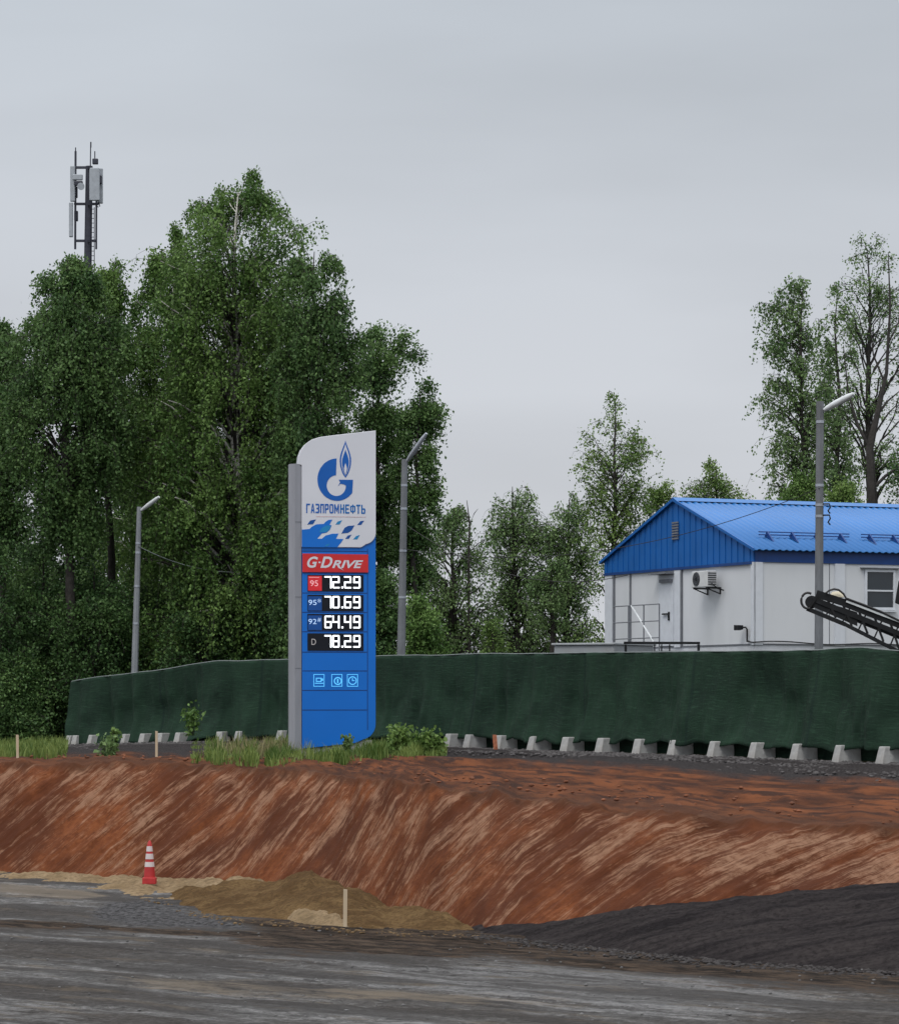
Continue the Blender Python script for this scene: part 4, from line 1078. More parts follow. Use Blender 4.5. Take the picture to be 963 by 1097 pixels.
for v in (541, 553):
    p = PX(880, v, 70); q = Vector((p.x, p.y, p.z))-Vector(rp.location)
    hk.tube([q+Vector((-0.02,-0.05,0.02)), q+Vector((0.16,-0.08,0.02)), q+Vector((0.18,-0.08,-0.06)), q+Vector((0.13,-0.08,-0.14)), q+Vector((0.18,-0.08,-0.2))],0.02,6)
hk.build("insulator_hook", M['black'], rp, smooth=True)

def wire(a, b, sag, label, m, rad=0.012):
    pts = [a.lerp(b, t)-Vector((0,0,sag*4*t*(1-t))) for t in np.linspace(0,1,24)]
    return tag(MB().tube(pts, rad, 5).build("overhead_wire", m, smooth=True), label, "wire")
wire(PX(877.5,523,69.9), PX(432,588,81.9), 0.75, "thin dark overhead wire sagging from the right lamp across the blue roof", M['cable'], 0.009)
wire(PX(148,585,89.9), PX(325,600,93), 0.55, "thin pale overhead wire hanging right of the left street lamp before the trees", M['pale_cable'], 0.012)
wire(PX(432,560,82), PX(672,616,79), 0.7, "thin dark overhead wire reaching the left end of the building past grey green trees", M['cable'], 0.010)

# ------------------------------------------------------------------ mobile phone mast
YT = 130.0
mzg = float(ground_z(95,130.0))-0.2
mp0 = PX(94, 300, YT); mast = empty("phone_mast", (mp0.x, YT, mzg), "dark steel mobile phone mast with antennas above the left trees", "mast")
def T_(u, v, dy=0.0): p = PX(u, v, YT+dy); return Vector((p.x-mp0.x, dy, p.z-mzg))
MB().tube([(0,0,0), T_(94.3,300), T_(96.0,178)], [0.55,0.17,0.15], 10).build("pole", M['mast'], mast, smooth=True)
for v, ua, ub in ((179.5,78,98),(218.5,80,106),(258,81,104)):
    b = MB(); b.bar(T_(ua,v),T_(ub,v),0.10); b.bar(T_(95.5,v,-0.6),T_(95.5,v,0.6),0.10)
    b.bar(T_(ua,v),T_(95.5,v,0.6),0.05); b.bar(T_(ub,v),T_(95.5,v,0.6),0.05)
    b.build("cross_arm", M['mast'], mast)
for a_, b_2, rr4 in (((81,267),(81.4,162),0.05),((103.5,267),(103.8,186),0.045),((98,158),(98,152),0.02),((97.2,178),(97.6,152),0.025),((102,175),(102,162),0.025),((81.4,170),(81.4,158),0.025)):
    MB().tube([T_(*a_),T_(*b_2)],rr4,6).build("whip_aerial" if rr4 < 0.04 else "mount_pipe", M['mast'], mast, smooth=True)
def panel(u, va, vb_, w, dy, m=None):
    a, b = T_(u,vb_,dy), T_(u,va,dy); MB().box(a.x-w/2,a.x+w/2,dy-0.09,dy+0.09,a.z,b.z).build("antenna_panel", m or M['antenna'], mast, bevel=0.03)
panel(78.3,178,216,0.20,-0.15); panel(76.5,217,254,0.16,-0.2); panel(101.7,180,215,0.42,-0.5); panel(107.8,180.5,218,0.22,0.2)
panel(83.6,187,193,0.42,-0.2); panel(84.5,194,199,0.36,-0.2,M['mast']); panel(82,226,237,0.16,0.1,M['mast']); panel(107,188,197,0.2,0.05,M['mast']); panel(102.5,170,176,0.24,-0.2,M['mast']); panel(81,200,212,0.2,0.12,M['mast'])
dsh = MB().lathe([(0.02,0),(0.13,0.03),(0.16,0.09)],14).build("dish", M['antenna'], mast, smooth=True)
dsh.location = T_(86.5,200,-0.4); dsh.rotation_euler = (math.pi/2,0,0.4)
ldr = MB()
for du in (98.2, 101.4): ldr.tube([T_(du,300,-0.1),T_(du,222,-0.1)],0.02,5)
for v in np.arange(224,300,5.0): ldr.tube([T_(98.2,v,-0.1),T_(101.4,v,-0.1)],0.015,5)
ldr.build("ladder", M['mast'], mast)
MB().tube([T_(106,216),T_(107.5,221),T_(105.5,222),T_(103,219)],0.02,5).build("feeder_loop", M['cable'], mast, smooth=True)

# ------------------------------------------------------------------ cone and stakes
YK = 62.2
cone = empty("traffic_cone", (float((161.6-CX)/F*YK), YK-0.2, 0.16), "red traffic cone with three white bands standing on the pale sand verge", "traffic cone")
ck = YK/F
zz = lambda v: (952.2-v)*ck
MB().box(-0.135,0.135,-0.135,0.135,-0.06,zz(948.4)).build("base", M['cone_red'], cone, bevel=0.012)
def rad_(v): return np.interp(v,[908.5,912,914.5,937,950],[0.012,0.045,0.052,0.098,0.118])
MB().lathe([(rad_(v),zz(v)) for v in (948.6,943,937.2)],20).build("skirt", M['cone_red'], cone, smooth=True)
MB().lathe([(rad_(v)*0.985,zz(v)) for v in (937.5,930,922,914,911,909)],20).build("body", M['cone_red'], cone, smooth=True)
for a_, b_2 in ((937.0,931.8),(928.8,923.0),(920.6,915.0)):
    MB().lathe([(rad_(a_)+0.003,zz(a_)),(rad_(b_2)+0.003,zz(b_2))],20).build("band", M['cone_white'], cone, smooth=True)

def stake(u, v0, v1, Y, w, label, lean=0.0, m=None, cap=None):
    b = PX(u, v0, Y); hgt_ = (v0-v1)/F*Y
    o = MB().add([(-w/2,-w/3,-0.25),(w/2,-w/3,-0.25),(w/2,w/3,-0.25),(-w/2,w/3,-0.25),(-w/2+lean,-w/3,hgt_),(w/2+lean,-w/3,hgt_*0.985),(w/2+lean,w/3,hgt_*0.985),(-w/2+lean,w/3,hgt_)],[(0,3,2,1),(4,5,6,7),(0,1,5,4),(1,2,6,5),(2,3,7,6),(3,0,4,7)]).build("timber_stake", m or M['wood'])
    o.location = b
    return tag(o, label, "stake", "timber survey stakes")
stake(369.5, 994, 952.5, 51.4, 0.065, "pale timber survey stake in front of the brown sand heap", 0.01)
stake(19.5, 814, 787, 71.5, 0.06, "weathered survey stake on the crest of the bank nearest the left edge", -0.01)
stake(168, 813, 783, 70.5, 0.055, "weathered survey stake on the crest of the bank above the traffic cone", 0.0)
stake(532, 806, 787, 73.2, 0.10, "short rusty orange marker stake leaning beside a concrete foot under the netting", -0.05, M['rust'])

# ------------------------------------------------------------------ vegetation
rng = np.random.default_rng(11)
def tubes(P, R, sides=5):
    """P (n,k,3), R (n,k) -> verts, quads for n tapered tubes"""
    n, k, _ = P.shape
    d = np.gradient(P, axis=1); d /= np.linalg.norm(d, axis=2, keepdims=True)+1e-9
    ref = np.where(np.abs(d[...,2:3])<0.9, np.array([0,0,1.0]), np.array([1.0,0,0]))
    a = np.cross(d, ref); a /= np.linalg.norm(a, axis=2, keepdims=True)+1e-9
    b = np.cross(a, d)
    th = np.arange(sides)*2*np.pi/sides
    V = P[:,:,None,:]+(a[:,:,None,:]*np.cos(th)[None,None,:,None]+b[:,:,None,:]*np.sin(th)[None,None,:,None])*R[:,:,None,None]
    idx = np.arange(n*k*sides).reshape(n,k,sides); nxt = np.roll(idx,-1,axis=2)
    Q = np.stack([idx[:,:-1],nxt[:,:-1],nxt[:,1:],idx[:,1:]],-1).reshape(-1,4)
    return V.reshape(-1,3), Q
def leaves_mesh(P, size, tint, elong=1.5, name="crown", droop=0.0):
    n = len(P)
    a = rng.normal(size=(n,3)); a[:,2] -= droop*1.5; a /= np.linalg.norm(a,axis=1,keepdims=True)
    c = rng.normal(size=(n,3)); b = np.cross(a,c); b /= np.linalg.norm(b,axis=1,keepdims=True)+1e-9
    s = size*rng.uniform(0.6,1.35,(n,1))
    a = a*s*elong*0.5; b = b*s*0.5
    V = np.stack([P-a, P+b-a*0.15, P+a, P-b-a*0.15],1).reshape(-1,3)
    return np_mesh(name, V, np.arange(n*4).reshape(n,4), tint=np.repeat(tint,4))
def bez(a, c, b, k):
    t = np.linspace(0,1,k)[None,:,None]
    return (1-t)**2*a[:,None,:]+2*t*(1-t)*c[:,None,:]+t**2*b[:,None,:]

def tree(name, u, Y, prof, label, cat="tree", leaf='birch', bark='bark', limbs=90, twigs=9, per=14, size=0.12, droop=0.5, r0=0.16,
         group=None, zb=None, bare=0.18, lean=0.0, spread=0.16, elev=1.0, inner=0.25, zoff=0.0, seed=0, show=None, tintm=0.5):
    """prof: [(py, left px, right px), ...] outline of the crown about the trunk, top first."""
    global rng
    rng = np.random.default_rng(int(u*7+Y*13+seed) % 100000)
    sc_ = Y/F
    zg = float(ground_z(u, Y))-0.15 if zb is None else zb
    base = np.array([(u-CX)*sc_, Y, zg])
    o = empty(name, base, label, cat, group)
    pv = np.array(prof, float); hz_ = CAMZ+(H-pv[:,0])*sc_-zg            # local heights, top first
    hs_, Ls, Rs = hz_[::-1], (pv[:,1]*sc_)[::-1], (pv[:,2]*sc_)[::-1]
    top = hs_[-1]; low = hs_[0]
    # trunk
    k = 14; tt = np.linspace(0,1,k)
    wob = np.cumsum(rng.normal(size=(k,2))*0.05*np.sqrt(top/10), axis=0)*np.minimum(1,tt*4)[:,None]
    lx = (np.interp(top*tt, hs_, (Rs-Ls)/2)) * np.clip((tt-0.2)/0.8,0,1)*0.9
    trunk = np.stack([wob[:,0]*0.6+lx, wob[:,1], top*0.97*tt],1)
    tr = r0*(1-tt)**0.85+0.012
    tr[0] *= 1.25
    Vs, Qs = tubes(trunk[None], tr[None], 9)
    VV_, QQ_ = [Vs], [Qs]
    off = len(Vs)
    # limbs toward targets in the crown volume
    wgt = (np.interp(np.linspace(low,top,60), hs_, Ls+Rs)+0.15)
    hh = rng.choice(np.linspace(low,top,60), size=limbs, p=wgt/wgt.sum())+rng.normal(size=limbs)*0.12
    hh = np.clip(hh, low, top-0.05)
    az = rng.uniform(0,2*np.pi,limbs)
    fr = np.sqrt(rng.uniform(inner**2,1,limbs))
    L, Rr = np.interp(hh,hs_,Ls), np.interp(hh,hs_,Rs); dep = (L+Rr)/2*0.85
    mid = (Rr-L)/2; half = (L+Rr)/2
    tip = np.stack([mid+half*fr*np.cos(az), dep*fr*np.sin(az), hh],1)
    hd_ = np.hypot(tip[:,0]-mid, tip[:,1])
    st_h = np.clip(hh-hd_*elev*rng.uniform(0.5,1.2,limbs)-0.2, top*bare*0.7, top*0.95)
    st = np.stack([np.interp(st_h, trunk[:,2], trunk[:,0]), np.interp(st_h, trunk[:,2], trunk[:,1]), st_h],1)
    ctrl = st*0.45+tip*0.55; ctrl[:,2] = st_h+(hh-st_h)*0.75+hd_*0.12
    LB = bez(st, ctrl, tip, 7)
    LB[:,1:-1] += rng.normal(size=(limbs,5,3))*0.05
    lr = np.clip(np.interp(st_h, trunk[:,2], tr)*0.42, 0.014, 0.2)[:,None]*np.linspace(1,0.25,7)[None,:]
    v_, q_ = tubes(LB, np.maximum(lr,0.007), 5); VV_.append(v_); QQ_.append(q_+off); off += len(v_)
    # twigs
    nt = limbs*twigs
    li = np.repeat(np.arange(limbs), twigs)
    tp = rng.uniform(0.35,1.0,nt)**0.8
    fi = tp*6; i0 = np.minimum(fi.astype(int),5); w = (fi-i0)[:,None]
    ts = LB[li,i0]*(1-w)+LB[li,i0+1]*w
    dirn = rng.normal(size=(nt,3)); dirn[:,2] = dirn[:,2]*0.6+0.25
    out = ts.copy(); out[:,0] -= np.interp(ts[:,2],hs_,(Rs-Ls)/2); out[:,2] = 0
    out /= np.linalg.norm(out,axis=1,keepdims=True)+1e-6
    dirn += out*0.7; dirn /= np.linalg.norm(dirn,axis=1,keepdims=True)
    tl = rng.uniform(0.25,0.8,nt)*np.clip(np.interp(ts[:,2],hs_,(Ls+Rs)/2)/1.6,0.25,1.2)*np.where(rng.uniform(size=nt)<0.10, 1.9, 1.0)
    te = ts+dirn*tl[:,None]
    te2 = te+np.stack([dirn[:,0]*0.1,dirn[:,1]*0.1,-droop*(0.3+tl)*rng.uniform(0.4,2.3,nt)],1)
    TB = bez(ts, te, te2, 4)
    v_, q_ = tubes(TB, np.full((nt,4),0.006)*np.array([1.2,1,0.8,0.5]), 3); VV_.append(v_); QQ_.append(q_+off)
    me_ = np_mesh("trunk", np.concatenate(VV_), np.concatenate(QQ_))
    me_.materials.append(M[bark]); me_.materials.append(M['bark'])
    mi = np.ones(len(me_.polygons), np.int32); mi[:len(QQ_[0])+int(len(QQ_[1])*0.45)] = 0
    me_.polygons.foreach_set("material_index", mi)
    link("trunk", me_, None, o, smooth=True)
    # leaves hang along the twigs
    per = int(per*2.6); size = size*0.53; spread = spread*(0.95-0.5*min(droop,1))
    nl = nt*per
    ti = np.repeat(np.arange(nt), per)
    s = rng.uniform(0,1,nl)*3; j = np.minimum(s.astype(int),2); w = (s-j)[:,None]
    P = TB[ti,j]*(1-w)+TB[ti,j+1]*w
    P = P+rng.normal(size=(nl,3))*spread
    P[:,2] -= np.abs(rng.normal(size=nl))*droop*0.28
    ttint = np.clip(rng.normal(tintm,0.25,limbs)[li][ti]+rng.normal(0,0.16,nl),0,1)
    if show:                                          # thin foliage before the trunk, so that bark shows
        tx = np.interp(P[:,2], trunk[:,2], trunk[:,0]); ty = np.interp(P[:,2], trunk[:,2], trunk[:,1])
        cut = (np.abs(P[:,0]-tx) < 0.24) & (P[:,1] < ty) & (P[:,2] > show[0]) & (P[:,2] < show[1]) & (rng.uniform(size=nl) < 0.7)
        P, ttint = P[~cut], ttint[~cut]
    lm = leaves_mesh(P, size, ttint, droop=droop)
    link("crown", lm, G[leaf], o)
    return o

LT = "trees behind the left netting"
tree("birch_tree", 258, 93, [(181,18,14),(192,48,34),(210,64,54),(240,84,70),(285,104,84),(330,112,88),(400,120,92),(500,128,98),(600,122,92),(690,100,80)],
     "tallest dense birch rising behind the price sign with its pale trunk showing", leaf='birch', bark='birch', limbs=270, twigs=10, per=22, size=0.125, droop=0.75, r0=0.22, show=(6.5,16.5), group=LT)
tree("birch_tree", 180, 97, [(238,4,5),(256,12,12),(285,26,22),(325,44,34),(420,58,46),(540,66,50),(680,60,50)],
     "narrow-topped birch between the tallest birch and the phone mast", leaf='birch', bark='birch', limbs=130, twigs=10, per=24, size=0.125, droop=0.75, group=LT)
tree("birch_tree", 84, 92, [(264,12,4),(282,32,20),(310,44,44),(350,66,50),(420,84,56),(470,80,50),(510,56,40),(570,40,30)],
     "broad dark birch under the phone mast at the left", leaf='dark', bark='bark', limbs=150, twigs=10, per=22, size=0.125, droop=0.6, r0=0.18, group=LT)
tree("alder_tree", 122, 95, [(276,8,8),(300,22,14),(340,30,16),(400,34,20),(460,30,26)],
     "slim thin-leaved tree just right of the phone mast", leaf='birch', limbs=50, twigs=8, per=16, size=0.12, droop=0.6, group=LT)
tree("alder_tree", 2, 96, [(338,10,8),(360,34,24),(410,52,34),(460,44,30),(520,36,26),(580,40,30)],
     "dark tree cut by the left edge of the photo", leaf='dark', limbs=110, twigs=9, per=18, size=0.125, droop=0.6, group=LT)
tree("alder_tree", 338, 90, [(254,6,10),(268,24,26),(300,36,36),(345,40,50),(380,42,54),(430,40,48),(500,44,46),(600,44,46),(690,40,40)],
     "dark drooping tree directly behind the top of the price sign", leaf='dark', limbs=140, twigs=9, per=20, size=0.125, droop=0.9, group=LT)
tree("aspen_tree", 412, 96, [(348,10,30),(362,24,42),(392,36,36),(430,36,24),(480,40,22),(540,42,26),(620,44,24),(690,40,24)],
     "dark aspen with a ragged rounded top right of the price sign", leaf='dark', limbs=95, twigs=9, per=18, size=0.12, droop=0.35, r0=0.15, group=LT)
tree("aspen_tree", 448, 94, [(402,2,18),(420,10,26),(450,18,28),(480,22,18),(530,18,26),(560,22,14),(620,24,10)],
     "small dark aspen leaning right beside the grey street lamp", leaf='dark', limbs=55, twigs=9, per=17, size=0.12, droop=0.35, r0=0.12, group=LT)
BK = "trees at the back of the left group"
for (u, Y, t_, wd, lb) in ((-45,112,430,70,"dim background tree outside the left of the dark edge tree"),(45,115,570,55,"low background tree seen below the sky gaps at the far left"),
                           (140,112,395,55,"dim background tree behind the left street lamp"),(215,118,330,62,"dim background tree behind the tallest birch, left of its trunk"),
                           (305,114,400,60,"dim background tree behind the sign top, right of the tallest birch")):
    tree("birch_tree", u, Y, [(t_,6,6),(t_+40,wd*0.5,wd*0.5),(t_+110,wd*0.9,wd*0.9),(600,wd,wd),(700,wd*0.9,wd*0.9)], lb, leaf='dark', limbs=110, twigs=9, per=17, size=0.135, droop=0.5, group=BK)
SH = "bushes behind the left netting"
for (u, Y, t_, wd, lf, lb) in ((-10,91.5,575,50,'dark',"leafy bush at the left edge of the photo under the dark tree"),(48,93,560,52,'dark',"tall leafy bush left of the end of the netting"),
        (100,92,600,46,'dark',"dark bush rising over the left end of the netting"),(165,95,610,50,'dark',"leafy bush just right of the left street lamp"),
        (222,92,600,52,'dark',"dark bush between the left street lamp and the price sign"),(285,92,590,45,'dark',"dark bush just left of the price sign column"),
        (412,90,610,30,'dark',"dark bush filling the gap right of the price sign"),(455,88,632,24,'birch',"light green bush right of the grey street lamp above the netting"),
        (135,93,655,36,'birch',"low bright bush at the foot of the left street lamp")):
    tree("leafy_bush", u, Y, [(t_,6,6),(t_+25,wd*0.6,wd*0.6),(t_+60,wd,wd),(730,wd,wd),(775,wd*0.8,wd*0.8)], lb, "bush", leaf=lf, limbs=75, twigs=8, per=14, size=0.12, droop=0.3, tintm=0.22 if u < 400 else 0.5, r0=0.07, bare=0.05, group=SH)
# left slope edge growth in front of the netting end
for (u, Y, t_, wd, lb) in ((12,91,690,34,"dark undergrowth bush at the left edge beside the survey stake"),(50,93,700,24,"dark undergrowth bush touching the left end of the netting")):
    tree("leafy_bush", u, Y, [(t_,5,5),(t_+25,wd*0.7,wd*0.7),(t_+60,wd,wd),(800,wd,wd)], lb, "bush", leaf='dark', limbs=70, twigs=8, per=16, size=0.11, droop=0.2, r0=0.05, bare=0.03, zb=2.45)

MT = "loose trees between the sign and the building"
tree("birch_tree", 488, 110, [(541,10,14),(552,26,26),(580,44,38),(625,52,46),(670,50,44),(705,46,38)], "loose birch just right of the grey street lamp", leaf='grey', spread=0.12, limbs=108, twigs=8, per=6, size=0.13, droop=0.6, group=MT)
tree("birch_tree", 557, 112, [(514,14,12),(524,28,24),(550,38,34),(610,42,38),(660,44,38),(705,40,36)], "grey green birch midway between the price sign and the building", leaf='grey', spread=0.12, limbs=123, twigs=8, per=6, size=0.13, droop=0.6, group=MT)
tree("birch_tree", 607, 113, [(526,12,14),(538,26,24),(570,34,32),(630,40,36),(680,40,36),(705,36,34)], "grey green birch left of the tall pale aspen", leaf='grey', spread=0.12, limbs=108, twigs=8, per=6, size=0.13, droop=0.6, group=MT)
tree("aspen_tree", 657, 106, [(418,8,14),(430,20,22),(455,28,34),(475,48,50),(500,44,44),(530,38,42),(570,34,44),(620,34,40),(690,30,34)], "tall pale green aspen standing above the left end of the blue gable", leaf='light', spread=0.12, limbs=95, twigs=8, per=6, size=0.12, droop=0.3, r0=0.14, group=MT)
tree("aspen_tree", 704, 110, [(511,3,8),(524,12,14),(548,22,16),(580,30,20),(620,26,20)], "small pale green aspen behind the left slope of the blue gable", leaf='light', spread=0.12, limbs=45, twigs=8, per=7, size=0.12, droop=0.3, group=MT)
tree("birch_tree", 766, 118, [(490,8,8),(502,24,14),(516,32,30),(535,38,38),(580,38,36)], "rounded green treetop just above the ridge of the blue roof", leaf='light', spread=0.12, limbs=75, twigs=8, per=6, size=0.12, droop=0.4, group=MT)
tree("birch_tree", 532, 108, [(660,5,5),(675,14,14),(700,20,20),(720,20,20)], "low green sapling above the netting between two grey green birches", leaf='light', spread=0.12, limbs=28, twigs=7, per=6, size=0.11, droop=0.3, group=MT)
tree("leafy_bush", 592, 106, [(595,5,5),(610,20,18),(640,28,24),(665,16,16)], "denser green sapling in front of the grey green birches", leaf='grey', spread=0.12, limbs=30, twigs=8, per=7, size=0.115, droop=0.3, group=MT, bark='bark')
RT = "trees behind the blue roof"
tree("birch_tree", 852, 104, [(294,14,10),(308,30,16),(345,38,24),(400,42,32),(450,48,36),(490,42,38),(535,36,34)], "tall drooping birch left of the right street lamp above the blue roof", leaf='grey', spread=0.12, limbs=85, twigs=8, per=7, size=0.135, droop=0.6, group=RT)
tree("birch_tree", 893, 107, [(301,8,12),(318,20,20),(360,26,26),(410,28,28),(470,32,30),(530,30,30)], "slim drooping birch close behind the head of the right street lamp", leaf='grey', spread=0.12, limbs=55, twigs=8, per=7, size=0.135, droop=0.6, group=RT)
tree("aspen_tree", 935, 100, [(250,16,8),(275,26,26),(310,36,34),(360,42,42),(420,40,46),(480,34,44),(515,20,34)], "tall nearly bare tree with a dark forked trunk at the right edge", leaf='grey', limbs=85, twigs=8, per=4, size=0.11, droop=0.2, r0=0.19, elev=1.6, spread=0.11, group=RT)
tree("leafy_bush", 907, 96, [(517,5,6),(524,14,14),(535,20,18),(560,22,20)], "bright green bush top peeping over the blue roof right of the lamp", "bush", leaf='light', spread=0.12, limbs=38, twigs=8, per=8, size=0.11, droop=0.2, group=RT)
tree("leafy_bush", 862, 100, [(505,8,8),(518,22,18),(540,24,20),(570,24,20)], "dark green dense crown low over the blue roof left of the lamp", "bush", leaf='birch', spread=0.12, limbs=45, twigs=8, per=8, size=0.115, droop=0.3, group=RT)
tree("alder_tree", 990, 98, [(440,8,8),(465,34,20),(500,36,30),(560,30,30)], "dark leafy branches reaching in from the right edge above the roof", leaf='dark', spread=0.12, limbs=40, twigs=8, per=6, size=0.12, droop=0.3, group=RT)

# second stem of the bare tree and the dead snag
def stems(name, pts_list, label, Y, m):
    b = MB(); o0 = PX(pts_list[0][0][0][0], pts_list[0][0][0][1], Y)
    for pts, rad in pts_list: b.tube([PX(u,v,Y+d) - o0 for (u,v,d) in [(p+(0,))[:3] for p in pts]], rad, 7)
    o = b.build(name, m, smooth=True); o.location = o0
    return tag(o, label, "tree")
stems("bare_tree", [([(936,760),(934,535),(931,480),(940,440),(949,400),(953,330),(951,270)],[0.17,0.16,0.13,0.09,0.06,0.035,0.012]),
                    ([(934,524),(948,510),(966,497),(985,485)],[0.06,0.05,0.04,0.02]),([(931,480),(918,455),(908,420),(903,370)],[0.06,0.05,0.03,0.012]),
                    ([(936,450),(950,430),(968,415)],[0.04,0.03,0.012]),([(947,410),(935,380),(930,330)],[0.04,0.025,0.01]),([(950,370),(962,345),(966,300)],[0.035,0.02,0.008])],
      "dark leafless forked stem in front of the nearly bare tree at the right edge", 98, M['bark'])
stems("dead_snag", [([(503,760),(502,600),(503,560),(500,536)],[0.06,0.045,0.03,0.01]),([(503,562),(508,550),(512,545)],[0.02,0.014,0.006]),([(502,556),(497,549)],[0.016,0.006])],
      "thin dead snag sticking up behind the loose birch right of the grey lamp", 109, M['bark'])

# grass: one mass of blades at the sign, another at the left edge
def sz(u, Y):                                        # surface height of the embankment shelf
    c, czv = crest(u); f_, fzv = fence(u)
    return np.where(Y < c, czv, czv+(fzv-czv)*np.clip((Y-c)/(f_-c),0,1))
def grass(name, n, ufun, yfun, hfun, m, label, seed, wd=0.014):
    rg = np.random.default_rng(seed)
    u = ufun(rg, n); Y = yfun(rg, u); x = (u-CX)/F*Y
    z = np.where(Y <= fence(u)[0], sz(u, Y), ground_z(u, Y))-0.05
    h_ = hfun(rg, u, Y)
    az_ = rg.uniform(0,2*np.pi,n); bend = rg.uniform(0.05,0.55,n)*h_
    bx_, by_ = np.cos(az_)*bend, np.sin(az_)*bend
    w = wd*rg.uniform(0.6,1.5,n)
    fx, fy_ = -np.sin(az_+rg.normal(size=n)*0.5)*w, np.cos(az_+rg.normal(size=n)*0.5)*w
    b0 = np.stack([x-fx,Y-fy_,z],1); b1 = np.stack([x+fx,Y+fy_,z],1)
    m1 = np.stack([x+bx_*0.35+fx*0.7,Y+by_*0.35+fy_*0.7,z+h_*0.6],1); m0 = np.stack([x+bx_*0.35-fx*0.7,Y+by_*0.35-fy_*0.7,z+h_*0.6],1)
    t1 = np.stack([x+bx_+fx*0.1,Y+by_+fy_*0.1,z+h_],1); t0 = np.stack([x+bx_-fx*0.1,Y+by_-fy_*0.1,z+h_],1)
    V = np.stack([b0,b1,m1,m0,t1,t0],1).reshape(-1,3)
    k = np.arange(n)[:,None]*6
    Q = np.concatenate([k+np.array([0,1,2,3]), k+np.array([3,2,4,5])])
    tint = np.clip(0.45+fbm(u*0.06,Y*0.8,3,2)*0.9+rg.normal(0,0.2,n),0,1)
    o = link(name, np_mesh(name, V, Q, tint=np.repeat(tint,6)), m)
    return tag(o, label, "grass", kind="stuff")
def clumpy(rg, n, a, b): 
    u = rg.uniform(a,b,n*2); keep = rg.uniform(size=n*2) < 0.5+fbm(u*0.11, u*0, 3, 77)*0.9
    u = u[keep]; return np.resize(u, n)
def y_at(u, v):                                      # where the shelf passes under a given line
    c = crest(u)[0]; f_ = fence(u)[0]; t = np.linspace(0,1,60)[:,None]
    Y = c+(f_-c)*t; vv2 = H+(CAMZ-sz(u[None,:]+0*t, Y))/Y*F
    k2 = np.argmin(np.abs(vv2-v), axis=0); return Y[k2, np.arange(len(u))]
grass("grass", 15000, lambda rg,n: clumpy(rg,n,205,478), lambda rg,u: (lambda a: a+(np.maximum(fence(u)[0]-2.5,a+0.5)-a)*rg.uniform(0,1,len(u))**1.6)(y_at(u, np.interp(u,[205,250,320,400,440,478],[813,817.5,818,815,812,807])+rg.normal(0,1.0,len(u)))),
      lambda rg,u,Y: rg.uniform(0.06,0.29,len(u))*(1+fbm(u*0.09,Y*0.9,3,4)*1.3)*np.interp(u,[205,230,300,440,478],[0.5,1,1.1,1.1,0.5]), G['grass'], "green grass clump growing round the foot of the price sign", 5)
grass("grass", 5000, lambda rg,n: rg.uniform(-40,72,n), lambda rg,u: crest(u)[0]+3+(fence(u)[0]-crest(u)[0]-3)*rg.uniform(0,1,len(u)), lambda rg,u,Y: rg.uniform(0.1,0.4,len(u)), G['grass'], "green grass at the left edge on the crest of the bank below the dark trees", 6)
grass("dry_grass", 700, lambda rg,n: np.concatenate([rg.normal(265,18,n//2), rg.normal(300,14,n-n//2)]), lambda rg,u: crest(u)[0]+5+rg.uniform(0,3,len(u)), lambda rg,u,Y: rg.uniform(0.2,0.5,len(u)), G['straw'], "tall straw coloured grass stems left of the price sign", 7, 0.009)
# weeds
def weed(u, v, Y, h_, wd, n, lf, label, stem=True, sd=0):
    rg = np.random.default_rng(int(u)+sd); o = empty("tall_weed" if stem else "round_bush", PX(u, v, Y), label, "weed" if stem else "bush")
    P0, n_s = [], max(4, int(wd*16))
    b = MB()
    pts_all = []
    for i in range(n_s):
        a = rg.uniform(0,2*np.pi); lean = rg.uniform(0,1)*wd*0.5; hh_ = h_*rg.uniform(0.55,1.0)
        e = Vector((math.cos(a)*lean, math.sin(a)*lean, hh_)); s0 = Vector((math.cos(a)*lean*0.3, math.sin(a)*lean*0.3, -0.05))
        b.tube([s0, s0.lerp(e,0.5)+Vector((0,0,0.03)), e],[0.009,0.007,0.004],5)
        for t in rg.uniform(0.12,1,n//n_s): pts_all.append(np.array(s0.lerp(e,t))+rg.normal(size=3)*wd*0.13)
    b.build("stem", M['bark'], o)
    global rng
    rng = rg
    link("foliage", leaves_mesh(np.array(pts_all), 0.075, np.clip(rg.normal(0.5,0.25,len(pts_all)),0,1), name="foliage"), G[lf], o)
    return o
weed(457, 809, 71.0, 0.52, 0.66, 1500, 'light', "round green bush at the right end of the grass by the price sign", False)
weed(425, 806, 70.5, 0.55, 0.8, 900, 'light', "leafy green weed growing right of the price sign foot", True)
weed(206, 786, 80.5, 0.8, 0.55, 240, 'birch', "pale green weed climbing in front of the left netting", True)
weed(116, 812, 72.0, 0.55, 0.5, 260, 'grey', "pale straggly weed on the crest between the two survey stakes", True)
weed(122, 806, 74.0, 0.8, 0.25, 160, 'light', "upright thin weed before the left netting near its end", True)
weed(372, 803, 69.0, 0.33, 0.25, 120, 'grey', "small pale flowering weed in front of the blue foot of the price sign", True)

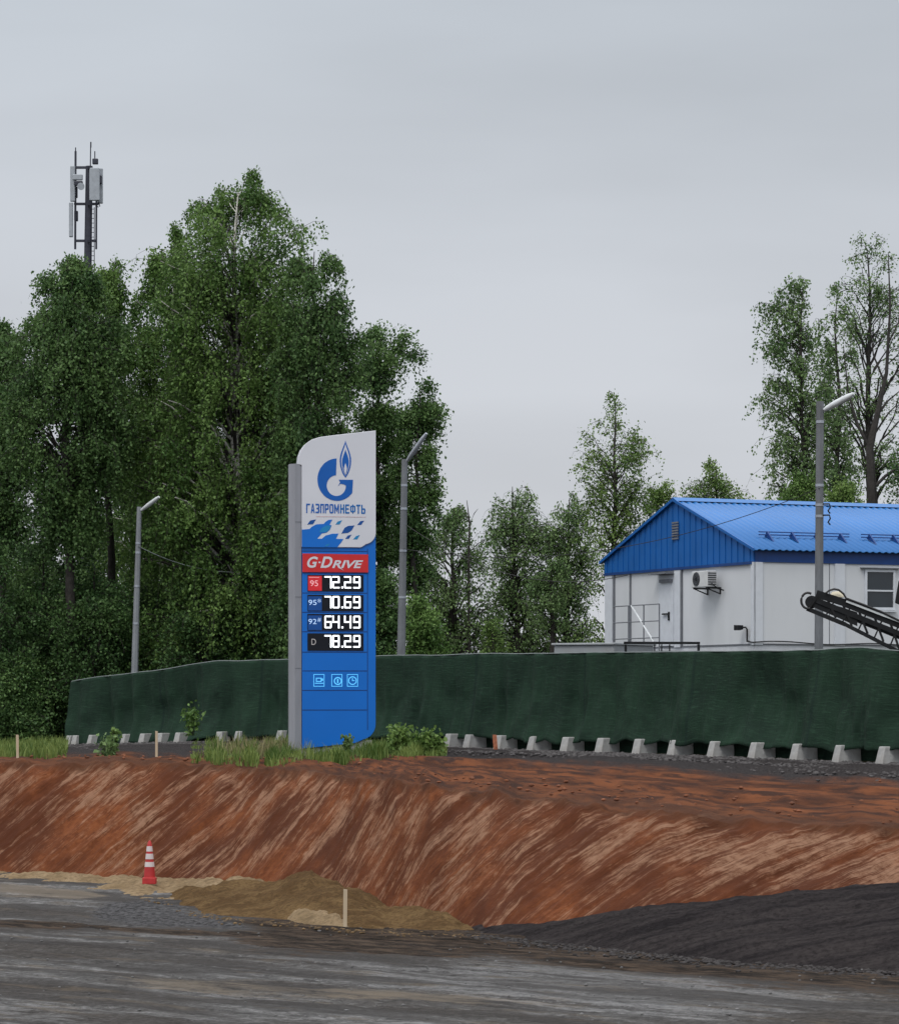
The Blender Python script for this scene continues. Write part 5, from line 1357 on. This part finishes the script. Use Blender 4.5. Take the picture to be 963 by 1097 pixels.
# loose stones
def stones(name, n, ufun, yfun, zfun, smin, smax, m, label, cat, seed):
    rg = np.random.default_rng(seed); u = ufun(rg,n); Y = yfun(rg,u); x = (u-CX)/F*Y; z = zfun(u,Y)
    t = (1+5**0.5)/2
    iv = np.array([(-1,t,0),(1,t,0),(-1,-t,0),(1,-t,0),(0,-1,t),(0,1,t),(0,-1,-t),(0,1,-t),(t,0,-1),(t,0,1),(-t,0,-1),(-t,0,1)])/1.9
    ifc = np.array([(0,11,5),(0,5,1),(0,1,7),(0,7,10),(0,10,11),(1,5,9),(5,11,4),(11,10,2),(10,7,6),(7,1,8),(3,9,4),(3,4,2),(3,2,6),(3,6,8),(3,8,9),(4,9,5),(2,4,11),(6,2,10),(8,6,7),(9,8,1)])
    s = rg.uniform(smin,smax,n)**1.0
    V = iv[None]*(s[:,None,None])*rg.uniform(0.7,1.3,(n,12,1))*np.array([1.2,1,0.7])
    V = V+np.stack([x,Y,z],1)[:,None,:]
    Q = (ifc[None]+np.arange(n)[:,None,None]*12).reshape(-1,3)
    o = link(name, np_mesh(name, V.reshape(-1,3), Q), m)
    return tag(o, label, cat, kind="stuff")
M['stone'] = mat("loose_stone", (0.07,0.065,0.066), 0.9, var=0.6, scale=6)
M['road_stone'] = mat("road_stone", (0.13,0.128,0.128), 0.9, var=0.5, scale=6)
M['clod'] = mat("clay_clod", (0.17,0.065,0.033), 0.95, var=0.5, scale=4)
stones("gravel", 5200, lambda rg,n: np.concatenate([rg.uniform(455,1005,n*3//4), rg.uniform(40,235,n-n*3//4)]), lambda rg,u: fence(u)[0]-0.1-np.abs(rg.normal(0,1.4,len(u)))*np.where(u<300,2.2,1.0), lambda u,Y: sz(u,Y)+0.01, 0.012, 0.05, M['stone'], "dark gravel strewn along the foot of the netting", "gravel", 21)
stones("clay_clods", 200, lambda rg,n: rg.uniform(-20,1000,n), lambda rg,u: crest(u)[0]+np.abs(rg.normal(0,3.2,len(u)))+0.1, lambda u,Y: sz(u,Y)+0.02, 0.012, 0.05, M['clod'], "red clay clods scattered on the crest of the bank", "clods", 22)
stones("rubble", 220, lambda rg,n: rg.uniform(-20,1000,n), lambda rg,u: F*CAMZ/(rg.uniform(962,1080,len(u))+np.interp(u,[0,500,963],[0,35,60])*0.6-H), lambda u,Y: Y*0+0.01, 0.010, 0.026, M['road_stone'], "loose grey stones scattered over the muddy road", "stones", 23)

M['dark_stone'] = mat("dark_stone", (0.035,0.031,0.031), 0.9, var=0.6, scale=6)
M['sand_crumb'] = mat("sand_crumb", (0.13,0.085,0.042), 0.95, var=0.5, scale=6)
stones("gravel", 1500, lambda rg,n: rg.uniform(500,1010,n), lambda rg,u: F*CAMZ/(ip(RFRONT,u)+rg.normal(1.0,3.0,len(u))-H), lambda u,Y: Y*0+0.005, 0.010, 0.040, M['dark_stone'], "dark gravel spilled along the front of the dark ramp", "gravel", 24)
stones("sand_crumbs", 420, lambda rg,n: rg.uniform(150,520,n), lambda rg,u: F*CAMZ/(np.interp(u,[150,176,200,236,303,367,404,513],[962,966,976,985,988,995,998,1001])+rg.normal(1.0,1.8,len(u))-H), lambda u,Y: Y*0+0.005, 0.008, 0.035, M['sand_crumb'], "brown sand crumbs spilled in front of the sand heap", "sand", 25)
